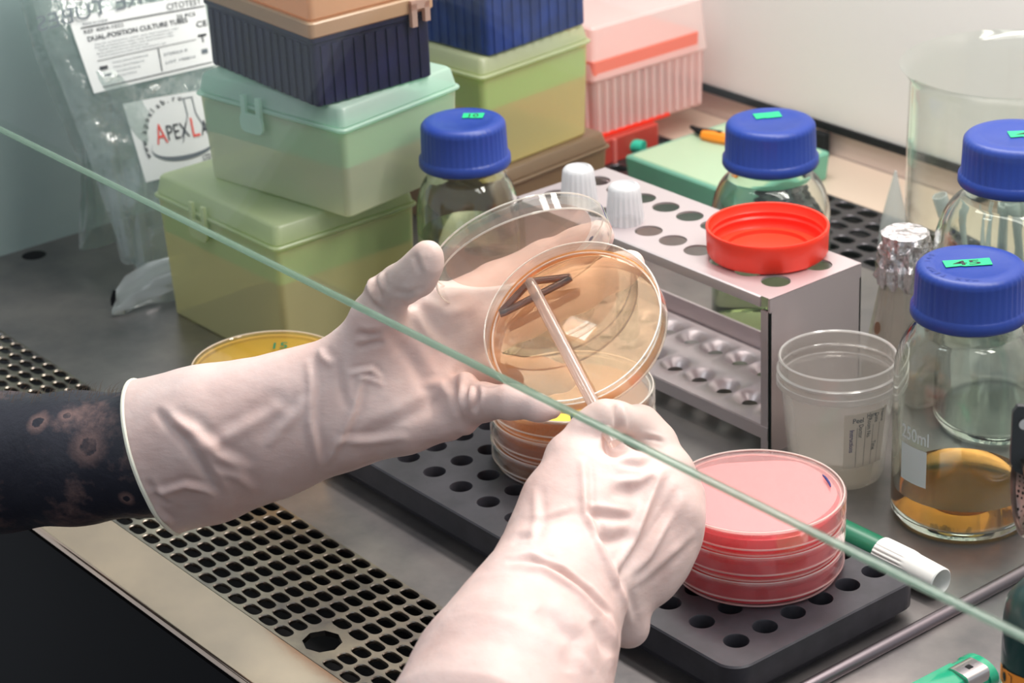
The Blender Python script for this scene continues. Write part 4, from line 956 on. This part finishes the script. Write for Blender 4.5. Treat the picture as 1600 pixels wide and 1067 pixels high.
# --- left glove -------------------------------------------------------------
LG = [
 # forearm sleeve, flattened towards the camera
 ([(150, 727, 1212, 100, 1.05), (232, 711, 1205, 112, 1.0), (330, 687, 1196, 112, 1.05), (420, 664, 1188, 100, 1.15), (490, 640, 1183, 92, 1.25), (545, 625, 1180, 84, 1.35)], 12, 1),
 # palm: metacarpals fanned from the wrist
 ([(535, 600, 1180, 60, 1.3), (600, 540, 1176, 52, 1.25), (680, 482, 1180, 40, 1.15)], 10, 14),
 ([(545, 620, 1180, 66, 1.3), (640, 560, 1182, 54, 1.3), (730, 520, 1192, 42, 1.2)], 10, 14),
 ([(545, 640, 1180, 70, 1.3), (640, 620, 1180, 58, 1.3), (722, 585, 1188, 44, 1.2)], 10, 14),
 ([(550, 660, 1178, 62, 1.25), (630, 650, 1172, 52, 1.2), (700, 632, 1172, 42, 1.15)], 10, 12),
 ([(560, 560, 1172, 46), (590, 495, 1160, 38), (612, 462, 1152, 31)], 8, 12),
 # thumb
 ([(600, 456, 1152, 30), (628, 444, 1141, 31), (650, 430, 1132, 31), (665, 408, 1126, 26), (669, 397, 1124, 21)], 5, 5),
 # index and middle fingers supporting the lid and the dish from behind
 ([(690, 488, 1186, 40), (775, 448, 1212, 37), (850, 412, 1222, 34), (905, 386, 1222, 30), (934, 369, 1220, 25)], 5, 9),
 ([(728, 535, 1192, 40), (820, 492, 1206, 36), (905, 452, 1206, 32), (965, 424, 1202, 27), (985, 413, 1200, 23)], 5, 8),
 # ring and little fingers curled under the dish
 ([(722, 585, 1188, 40), (790, 590, 1182, 33), (845, 588, 1172, 28), (880, 590, 1160, 23)], 5, 6),
 ([(700, 628, 1172, 38), (752, 628, 1150, 29), (800, 628, 1134, 26), (842, 637, 1124, 19), (866, 643, 1122, 11)], 5, 6),
 # loose latex at the heel of the hand and at the finger roots
 ([(640, 668, 1168, 26), (700, 664, 1164, 22), (722, 655, 1160, 20)], 5, 8),
 ([(727, 600, 1160, 20), (731, 640, 1156, 17), (728, 668, 1156, 11)], 5, 5),
 # lower fall of the wide cuff
 ([(262, 772, 1204, 60, 1.1), (330, 752, 1198, 56, 1.2), (430, 715, 1190, 52, 1.3), (510, 690, 1184, 44, 1.3)], 8, 10),
]
rimp = cs(203, 660, 1200); rimn = unit(cs(150, 727, 1222)-cs(330, 687, 1180)+np.array([0, 6.0, 0])+np.array([-2., 0, 0])); 
rim_lo = cs(268, 832, 1195); rim_hi = cs(207, 592, 1208); rim_near = cs(186, 665, 1165)
rimn = unit(np.cross(rim_lo-rim_hi, rim_near-rim_hi)); rimn = rimn if rimn[0] < 0 else -rimn
def left_post(F, X, Y, Z):
    x = X[:, None, None]; y = Y[None, :, None]; z = Z[None, None, :]
    pl = (x-rim_hi[0])*rimn[0]+(y-rim_hi[1])*rimn[1]+(z-rim_hi[2])*rimn[2]
    inner = np.maximum(-(F+1.6), pl*0-((-pl)-45))      # keep outside of wall or deeper than 45 mm
    hollow = np.minimum(-(F+2.6), (pl+45))             # >0 inside the hollow of the cuff
    G = np.maximum(F, pl); G = np.maximum(G, hollow); return G.astype(np.float32)
V, Q = surface(LG, 1.15, left_post); N = vnormals(V, Q)
V = relax(V, Q, 3)
N = vnormals(V, Q)
fold_L = [
 ([(240, 640), (262, 662), (290, 690), (318, 730), (345, 778)], -2.2, 7), ([(262, 655), (300, 672), (340, 712), (390, 740)], 2.0, 9),
 ([(232, 770), (258, 768), (290, 758), (318, 765), (340, 775)], 1.6, 5), ([(236, 790), (252, 806), (268, 818)], 1.6, 4), ([(228, 750), (246, 778), (262, 790)], -1.4, 5),
 ([(290, 705), (345, 690), (400, 660), (430, 640), (455, 650)], 1.2, 10), ([(330, 735), (370, 745), (402, 770)], 1.0, 7),
 ([(420, 700), (440, 670), (470, 640), (480, 618)], 1.4, 8), ([(480, 560), (486, 600), (484, 660), (500, 735)], 1.6, 6), ([(565, 585), (553, 640), (530, 690), (505, 730)], 1.6, 5),
 ([(528, 560), (532, 600), (540, 640)], -1.4, 6), ([(545, 585), (565, 580), (580, 578), (598, 595)], 1.6, 4), ([(558, 590), (578, 592), (600, 603)], 1.2, 3.5),
 ([(556, 545), (575, 540), (600, 535)], -1.4, 5), ([(555, 520), (575, 526), (596, 522)], -1.6, 6), ([(500, 545), (505, 560), (520, 572)], 1.6, 6),
 ([(600, 512), (640, 560), (668, 610), (690, 660)], -1.2, 11), ([(560, 680), (610, 665), (660, 640), (695, 615)], -1.2, 10), ([(520, 690), (570, 690), (640, 684)], 1.2, 6),
 ([(640, 478), (665, 520), (690, 545)], 1.2, 8), ([(655, 600), (690, 600), (700, 620)], .9, 6), ([(712, 575), (708, 610), (712, 650)], -1.5, 5), ([(724, 590), (722, 625), (726, 655)], 1.4, 4),
 ([(744, 600), (746, 620), (742, 645)], -2.0, 3.5), ([(736, 602), (735, 622), (730, 640)], 1.6, 3.5), ([(588, 425), (585, 445), (592, 466)], -2.0, 4), ([(579, 430), (577, 450), (586, 472)], 1.4, 3.5), ([(598, 425), (596, 440), (602, 455)], 1.2, 3),
 ([(566, 450), (580, 475), (600, 490)], -1.5, 5), ([(648, 396), (652, 412), (658, 428)], -1.2, 4), ([(618, 455), (640, 458), (662, 448)], -.8, 4), ([(612, 470), (640, 480), (662, 462)], -1.4, 5),
 ([(640, 460), (700, 490), (745, 480)], .8, 8),
]
V = creases(V, N, fold_L); V = relax(V, Q, 1); V = wrinkle(V, N, .55, .035, 2.0)
gl = np_mesh('glove', V, Q, MAT['glove'], person, ORG); gl['label'] = 'white latex glove on the left hand, its wide cuff hanging loose'
# rolled bead along the cuff
cut = [p for p in V if abs((p-rim_hi)@rimn) < 1.6 and True]
cut = np.array(cut); c0 = cut.mean(0); e1 = unit(rim_lo-rim_hi); e2 = np.cross(rimn, e1); an = np.arctan2((cut-c0)@e2, (cut-c0)@e1); rad = np.hypot((cut-c0)@e2, (cut-c0)@e1)
nb = 72; ringp = []
for i in range(nb):
    a = -PI+2*PI*i/nb; m = np.abs((an-a+PI) % (2*PI)-PI) < .1; r_ = rad[m].max() if m.any() else np.nan; ringp.append(r_)
ringp = np.array(ringp); ringp[np.isnan(ringp)] = np.nanmean(ringp); ringp = (np.roll(ringp, 1)+2*ringp+np.roll(ringp, -1))/4
mb = MB(); mb.tube([tuple(to_world(c0+(ringp[i]-.3)*(math.cos(-PI+2*PI*i/nb)*e1+math.sin(-PI+2*PI*i/nb)*e2))-ORG) for i in range(nb)], 1.2, 8, closed=True)
bd = mb.build('cuff_bead', 'cuffbead', gl)

# --- right glove -------------------------------------------------------------
RG = [
 ([(760, 1170, 1000, 178, 1.15), (800, 1067, 1030, 150, 1.15), (838, 985, 1052, 124, 1.2), (868, 920, 1068, 104, 1.3), (885, 875, 1080, 96, 1.35)], 12, 1),
 ([(880, 880, 1082, 92, 1.3), (905, 820, 1092, 88, 1.3), (940, 770, 1102, 74, 1.3)], 10, 12),
 ([(935, 900, 1092, 70, 1.2), (990, 850, 1100, 66, 1.15), (1030, 800, 1106, 58, 1.15)], 10, 14),
 ([(960, 930, 1094, 44, 1.1), (975, 968, 1096, 36), (985, 985, 1096, 24)], 8, 14),
 # index: knuckle, folded forwards to the spreader
 ([(1045, 800, 1110, 50), (1048, 740, 1116, 36), (1022, 690, 1124, 32), (1000, 665, 1126, 30), (968, 656, 1114, 25), (950, 666, 1108, 20)], 5, 9),
 # middle finger behind it
 ([(1050, 830, 1112, 46), (1064, 780, 1122, 34), (1046, 735, 1134, 30), (1010, 712, 1140, 26), (985, 715, 1136, 22)], 5, 9),
 # ring and little fingers curled into the palm
 ([(1040, 870, 1108, 44), (1062, 830, 1130, 32), (1040, 790, 1146, 28), (1000, 790, 1146, 24)], 5, 9),
 ([(1015, 905, 1104, 42), (1030, 880, 1132, 28), (1005, 850, 1146, 25), (980, 855, 1142, 22)], 5, 9),
 # thumb along the left, its tip against the shaft
 ([(868, 830, 1088, 58), (872, 770, 1096, 44), (890, 715, 1106, 36), (918, 672, 1108, 27), (936, 654, 1108, 23), (942, 648, 1107, 19)], 5, 10),
 ([(905, 740, 1098, 40), (960, 745, 1104, 36), (1010, 750, 1108, 34)], 8, 10),
]
V, Q = surface(RG, 1.1); V = relax(V, Q, 3); N = vnormals(V, Q)
fold_R = [
 ([(1036, 730), (1010, 790), (984, 850), (960, 896)], 2.4, 7), ([(910, 715), (914, 795), (935, 850), (958, 898), (975, 938), (986, 980)], 2.0, 6),
 ([(912, 800), (950, 806), (985, 812)], -2.0, 6), ([(925, 835), (955, 845), (990, 838)], -1.8, 9), ([(965, 722), (1000, 728), (1030, 716)], -1.4, 6), ([(950, 770), (990, 770), (1020, 745)], -1.4, 10), ([(960, 755), (1000, 752), (1028, 735)], 1.1, 6),
 ([(790, 878), (830, 872), (878, 892), (920, 925), (952, 962)], -2.2, 4), ([(800, 884), (850, 886), (900, 920), (945, 968)], 1.6, 7),
 ([(1060, 760), (1020, 830), (985, 880), (960, 930)], -1.6, 8), ([(1085, 830), (1040, 870), (990, 915)], 1.2, 6), ([(1050, 800), (1010, 870), (975, 905)], 1.1, 5),
 ([(840, 950), (870, 975), (895, 1000), (890, 1050)], -1.8, 14), ([(925, 970), (940, 1000), (955, 1025)], -2.2, 9), ([(950, 960), (956, 985), (955, 1050)], 1.4, 6),
 ([(963, 632), (965, 650), (968, 682)], -2.4, 4.5), ([(1000, 683), (1020, 685), (1036, 690)], -1.2, 3), ([(930, 700), (940, 690), (946, 678)], 0.8, 5),
 ([(820, 820), (850, 815), (900, 798)], -.8, 5), ([(835, 760), (838, 810), (825, 850)], .8, 6), ([(800, 850), (812, 840), (832, 838)], -1.0, 5),
]
V = creases(V, N, fold_R)
# dimple between thumb and index
dd = -V[:, 2]; pxx_ = 800+V[:, 0]/dd*FPX; pyy_ = 533.5-V[:, 1]/dd*FPX; rr = ((pxx_-962)/17)**2+((pyy_-692)/15)**2; V = V-N*(9*np.exp(-rr)*(N[:, 2] > 0))[:, None]
V = relax(V, Q, 1); V = wrinkle(V, N, .55, .035, 9.0)
gr_ = np_mesh('glove', V, Q, MAT['glove'], person, ORG); gr_['label'] = 'white latex glove on the right hand, folded around the spreader'

# --- body: one skin surface under the sleeves, bare only at the left forearm ------
def W2C(p): return (np.asarray(p, float)-CAM)@RC
def world_chain(pts):
    out = []
    for (x, y, z, r) in pts:
        c = W2C((x, y, z)); dep = -c[2]; out.append((800+c[0]/dep*FPX, 533.5-c[1]/dep*FPX, dep, r*FPX/dep))
    return out
def cw(px, py, dep): return D(px, py, dep)
wl = cw(300, 694, 1200); el = cw(-90, 735, 1262); e2_ = cw(-330, 800, 1320)
LS = (-430, -520, 150); RS = (90, -620, 150)
wr = cw(850, 960, 1058); er = cw(560, 1560, 920)
body = [
 (world_chain([(*cw(330, 690, 1198), 26), (*cw(235, 708, 1205), 31.5), (*cw(120, 716, 1222), 34), (*cw(0, 722, 1245), 36.5), (*cw(-140, 735, 1275), 40)]), 8, 1),
 (world_chain([(*cw(-140, 735, 1275), 40), (*LS, 44), (-330, -560, 90, 48)]), 8, 10),
 (world_chain([(*cw(885, 880, 1082), 20), (*cw(800, 1090, 1030), 32), (*er, 42), (*RS, 46), (0, -640, 100, 48)]), 8, 10),
 (world_chain([(-330, -570, 90, 45), (-170, -620, 50, 75), (0, -640, 100, 45)]), 8, 10),
 (world_chain([(-170, -610, 40, 85), (-180, -570, -150, 95), (-190, -550, -400, 105)]), 8, 10),
]
V, Q = surface(body, 4.0); V = relax(V, Q, 2)
SKV = V; SKN = vnormals(V, Q)
def skin_at(px_, py_):
    d_ = -SKV[:, 2]; e_ = np.hypot(800+SKV[:, 0]/d_*FPX-px_, 533.5-SKV[:, 1]/d_*FPX-py_)+1000*(SKN[:, 2] < .2); return to_world(SKV[np.argmin(e_)])
sk = NT('tattooed_skin'); b = sk.n('ShaderNodeBsdfPrincipled'); sk.link(b.outputs[0], sk.out.inputs[0]); sk.set(b, 'Roughness', .5); sk.set(b, 'Subsurface Weight', .08); sk.set(b, 'Subsurface Radius', (.004, .002, .001)); sk.set(b, 'Subsurface Scale', 1.0)
co = coords(sk); nA = noise_node(sk, 26, 5, .62, co, (1, 1, 1.3)); nB = noise_node(sk, 150, 4, .6, co, (1, 1, 1))
ma = sk.n('ShaderNodeMath', _operation='MULTIPLY_ADD'); sk.link(nB.outputs[0], ma.inputs[0]); ma.inputs[1].default_value = .25; sk.link(nA.outputs[0], ma.inputs[2])
fac = ramp(sk, ma.outputs[0], [(.64, (0, 0, 0, 1)), (.72, (.25, .25, .25, 1)), (.86, (.8, .8, .8, 1))])
prev = fac
for (px_, py_, dp, r0) in ((137, 702, 1186, 11.5), (58, 656, 1206, 7.5), (108, 650, 1190, 5.5), (200, 778, 1186, 5)):
    c_ = (skin_at(px_, py_)-ORG)*S
    ds = sk.n('ShaderNodeVectorMath', _operation='DISTANCE'); sk.link(co, ds.inputs[0]); ds.inputs[1].default_value = tuple(c_)
    dv = sk.n('ShaderNodeMath', _operation='DIVIDE'); sk.link(ds.outputs['Value'], dv.inputs[0]); dv.inputs[1].default_value = r0*S*1.4
    dn = sk.n('ShaderNodeMath', _operation='MULTIPLY_ADD'); sk.link(nB.outputs[0], dn.inputs[0]); dn.inputs[1].default_value = .5; sk.link(dv.outputs[0], dn.inputs[2])
    rr_ = ramp(sk, dn.outputs[0], [(.50, (0, 0, 0, 1)), (.58, (.62, .62, .62, 1)), (.76, (.34, .34, .34, 1)), (1.0, (0, 0, 0, 1))])
    mx = sk.n('ShaderNodeMath', _operation='MAXIMUM'); sk.link(prev, mx.inputs[0]); sk.link(rr_, mx.inputs[1]); prev = mx.outputs[0]
mixc = sk.n('ShaderNodeMix', _data_type='RGBA'); sk.link(prev, mixc.inputs[0]); mixc.inputs[6].default_value = lin((40, 40, 50)); mixc.inputs[7].default_value = lin((150, 118, 110)); sk.link(mixc.outputs[2], b.inputs['Base Color'])
bmp = sk.n('ShaderNodeBump', Strength=1.0, Distance=.0006); sk.link(nB.outputs[0], bmp.inputs['Height']); sk.link(bmp.outputs[0], b.inputs['Normal'])
bo = np_mesh('body', V, Q, sk.m, person, ORG); bo['label'] = 'forearm covered in dark blue-black tattoos with pale rosettes'
# fine hairs on the upper side of the forearm
mb = MB(); random.seed(5)
for k in range(90):
    px_ = random.uniform(-10, 190); py_ = 612-.02*px_+random.uniform(-2, 14); p = cw(px_, py_, 1216-px_*.07+random.uniform(-8, 8)); tip_ = p+RT*random.uniform(1, 5)+UP*random.uniform(1.5, 5)
    mb.tube([p-UP*2, (p+tip_)/2-RT*.4, tip_], [.12, .1, .03], 4)
mb2 = MB(); mb2.v = [tuple(np.array(v_)-ORG) for v_ in mb.v]; mb2.f = mb.f; mb2.m = mb.m; mb2.mats = mb.mats
hr = mb2.build('arm_hair', 'hair', bo); hr['kind'] = 'stuff'
shirt = [
 (world_chain([(*cw(-215, 760, 1290), 50), (*LS, 62), (-330, -560, 90, 72)]), 8, 14),
 (world_chain([(*cw(700, 1290, 990), 54), (*er, 56), (*RS, 66), (0, -640, 100, 72)]), 8, 14),
 (world_chain([(-330, -570, 90, 70), (-170, -620, 60, 108), (0, -640, 100, 70)]), 8, 20),
 (world_chain([(-170, -610, 40, 122), (-190, -560, -150, 140), (-190, -540, -420, 150)]), 8, 25),
 (world_chain([(-300, -560, -50, 90), (-320, -530, -200, 100), (-320, -520, -400, 110)]), 8, 25),
]
V, Q = surface(shirt, 5.0); V = relax(V, Q, 2); N = vnormals(V, Q); V = wrinkle(V, N, 3.0, .012, 4.0)
np_mesh('shirt', V, Q, MAT['shirt'], person, ORG)['label'] = 'black shirt'
